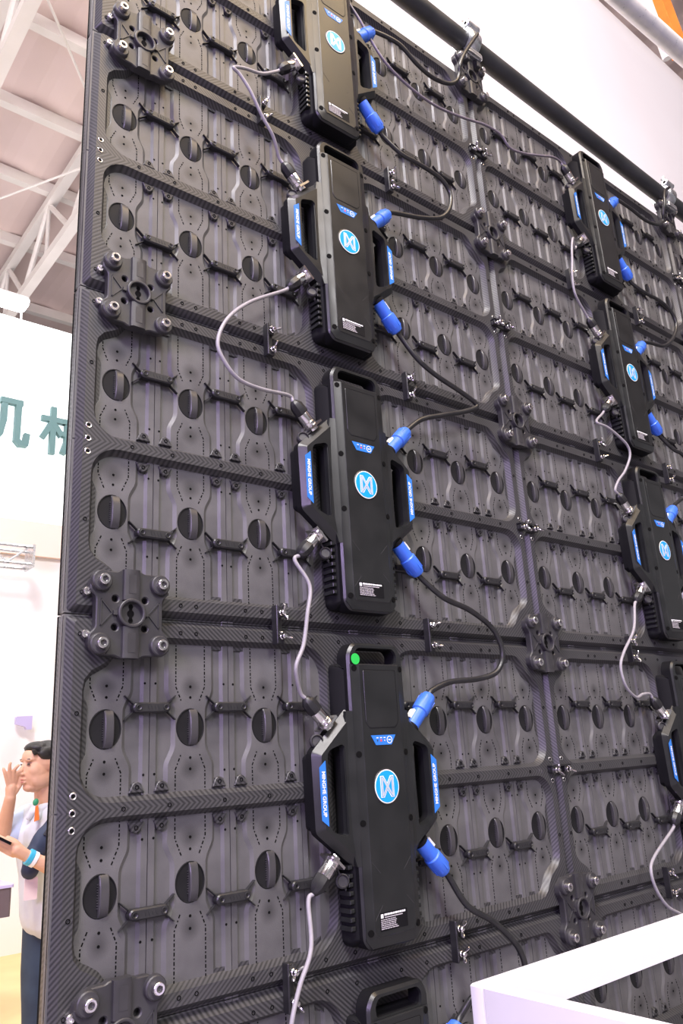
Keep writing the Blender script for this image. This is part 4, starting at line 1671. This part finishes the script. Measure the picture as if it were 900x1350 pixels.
# eyes and lips as thin coloured shapes on the face
b = MB()
for s in (-1, 1):
    ellipsoid(b, H(0.0865, s * 0.030, 0.008), (0.006, 0.013, 0.0035), hrot, 10, 6)
    ellipsoid(b, H(0.0885, s * 0.031, 0.030), (0.006, 0.016, 0.0032), hrot, 10, 6)
b.build('eyes_and_brows', 'eye_dark', body, raw=True)
b = MB()
ellipsoid(b, H(0.0975, 0, -0.057), (0.0095, 0.018, 0.0052), hrot, 12, 6)
ellipsoid(b, H(0.0955, 0, -0.069), (0.0090, 0.016, 0.0052), hrot, 12, 6)
b.build('lips', 'lips', body, raw=True)

# hair: short, fuller on top, ending above the ear and at the nape
b = MB()
ellipsoid(b, H(-0.020, 0, 0.048), (0.094, 0.079, 0.066), hrot)
ellipsoid(b, H(0.032, 0, 0.080), (0.056, 0.060, 0.030), hrot)
ellipsoid(b, H(-0.062, 0, 0.005), (0.058, 0.074, 0.074), hrot)
ellipsoid(b, H(-0.078, 0, -0.040), (0.030, 0.050, 0.040), hrot)
for s in (-1, 1):
    ellipsoid(b, H(0.006, s * 0.063, 0.052), (0.050, 0.016, 0.030), hrot)
    ellipsoid(b, H(-0.052, s * 0.066, -0.005), (0.020, 0.012, 0.045), hrot)
rnd = random.Random(5)
for k in range(70):
    a, l = rnd.uniform(-0.10, 0.075), rnd.uniform(-0.05, 0.06)
    z0 = 0.104 - abs(a + 0.01) * 0.28 - abs(l) * 0.35
    capsule(b, H(a, l, z0 - 0.010), H(a + 0.012, l * 1.05, z0 + rnd.uniform(0.000, 0.012)), 0.007, 0.0035, n=6)
fuse(b, 'hair', 'hair', body, 0.0042, 1)

# shirt
b = MB()
for s in (-1, 1):
    o_ = Lf * (s * 0.060)
    chain(b, [G(1.078, 2.90, 0.945) + o_, G(1.062, 2.895, 1.12) + o_ * 1.1, G(1.040, 2.89, 1.27) + o_ * 1.25, G(1.02, 2.885, 1.335) + o_ * 1.1], [0.112, 0.108, 0.112, 0.070], n=18)
chain(b, [G(1.078, 2.90, 0.940), G(1.060, 2.895, 1.12), G(1.035, 2.89, 1.27)], [0.116, 0.116, 0.118], n=18)
chain(b, [RS - Vector((0, 0, 0.006)), G(1.02, 2.885, 1.350), LS - Vector((0, 0, 0.006))], [0.062, 0.074, 0.062], n=16)
chain(b, [LS, LS.lerp(LE, 0.55)], [0.060, 0.066], n=16)
shirt = fuse(b, 'shirt', 'shirt_white', man, 0.008, 6)
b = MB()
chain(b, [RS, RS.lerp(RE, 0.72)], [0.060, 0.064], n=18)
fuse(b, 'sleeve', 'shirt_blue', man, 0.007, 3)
b = MB()                                            # collar wings
for s in (-1, 1):
    c0 = G(1.02, 2.885, 1.415)
    pts = [c0 - F * 0.060, c0 + Lf * (s * 0.058) - F * 0.01, c0 + F * 0.058 + Lf * (s * 0.020) - U * 0.020, c0 + F * 0.085 + Lf * (s * 0.035) - U * 0.065]
    sp = spline(pts, 5)
    b.tube(sp, [0.012 + 0.010 * math.sin(PI * i / (len(sp) - 1)) for i in range(len(sp))], 10)
fuse(b, 'collar', 'shirt_white', man, 0.005, 4)

# trousers
b = MB()
chain(b, [G(1.105, 2.840, 0.93), G(1.08, 2.90, 0.93), G(1.062, 2.975, 0.93)], [0.100, 0.105, 0.100], n=18)
for hx, hy in ((1.105, 2.835), (1.065, 2.985)):
    chain(b, [G(hx, hy, 0.90), G(hx - 0.008, hy, 0.70), G(hx - 0.004, hy, 0.48), G(hx + 0.03, hy + 0.02, 0.10)], [0.094, 0.084, 0.070, 0.060], n=18)
fuse(b, 'trousers', 'denim', man, 0.009, 4)
for i, (hx, hy) in enumerate(((1.105, 2.835), (1.065, 2.985))):
    b = MB()
    p = G(hx + 0.03, hy + 0.02, 0.045)
    ellipsoid(b, p + F * 0.06, (0.135, 0.048, 0.044), frot)
    ellipsoid(b, p + F * 0.10 - U * 0.008, (0.09, 0.050, 0.034), frot)
    b.box(p + F * 0.055 - U * 0.037, (0.25, 0.085, 0.016), frot)
    fuse(b, 'shoe', 'shoe_black', man, 0.006, 3)

# things he wears and holds
b = MB()
sling = [G(1.075, 2.735, 1.425), G(1.02, 2.745, 1.375), G(0.975, 2.755, 1.315)]
b.tube(spline(sling, 6), 0.024, 10)
ellipsoid(b, G(0.955, 2.752, 1.262), (0.048, 0.034, 0.085), Matrix.Rotation(0.55, 3, 'Y'))
ellipsoid(b, G(0.922, 2.752, 1.205), (0.046, 0.034, 0.070), Matrix.Rotation(0.35, 3, 'Y'))
ellipsoid(b, G(0.908, 2.752, 1.150), (0.040, 0.032, 0.040), Matrix.Rotation(0.2, 3, 'Y'))
bag = fuse(b, 'sling_bag', 'bag_navy', None, 0.007, 4, MO)
tag(bag, 'navy sling bag worn across the chest of the man', 'bag')
b = MB()
b.tube(spline([G(1.080, 2.728, 1.430), G(1.03, 2.722, 1.385), G(0.985, 2.724, 1.330), G(0.955, 2.722, 1.285)], 6), 0.011, 8)
b.build('strap', 'strap_dark', bag, raw=True)

b = MB()
NB = G(0.930, 2.800, 1.425)
ellipsoid(b, NB + Vector((0.002, -0.002, 0.002)), (0.013, 0.010, 0.016), Matrix.Rotation(0.3, 3, 'Y'), 12, 8, 'tie_green')
b.prism([(-.006, 0.0), (.006, 0.0), (.014, -.060), (-.008, -.066)][::-1], 0, 0.004, mat='tie_orange')
n0 = len(b.v) - 8
for i in range(n0, len(b.v)):
    x, y, z = b.v[i]
    b.v[i] = tuple(NB + Vector((x + 0.004, -0.012 - z, y - 0.014)))
b.build('neck_tie', None, man, raw=True, smooth=0)
bd_ = MB()
bd_.prism(rrect(-0.028, -0.045, 0.028, 0.045, 0.005), 0, 0.004, bottom=True)
bg_ = bd_.build('name_badge', 'badge', None, loc=MO + G(0.915, 2.752, 1.075))
tag(bg_, 'pale name badge hanging at the waist of the man', 'badge')
b = MB()
b.lathe(LW - hd * 0.008, hd, [(0.031, -0.011), (0.034, -0.009), (0.034, 0.009), (0.031, 0.011)], 20, 'watch_blue')
b.lathe(LW - hd * 0.030, hd, [(0.030, -0.008), (0.033, -0.006), (0.033, 0.008), (0.031, 0.010)], 20, 'print_white')
wt = b.build('wrist_watch', None, None, raw=True, loc=MO)
tag(wt, 'blue and white wristband on the forearm of the man', 'wristband')
b = MB()
rotp = Matrix((hd, (U.cross(hd)).normalized(), hd.cross(U.cross(hd)).normalized())).transposed()
b.box(PHN, (0.075, 0.062, 0.011), rotp)
ph = b.build('smartphone', 'phone_black', None, raw=True, smooth=0, loc=MO)
tag(ph, 'black phone held in the lowered hand of the man', 'phone')
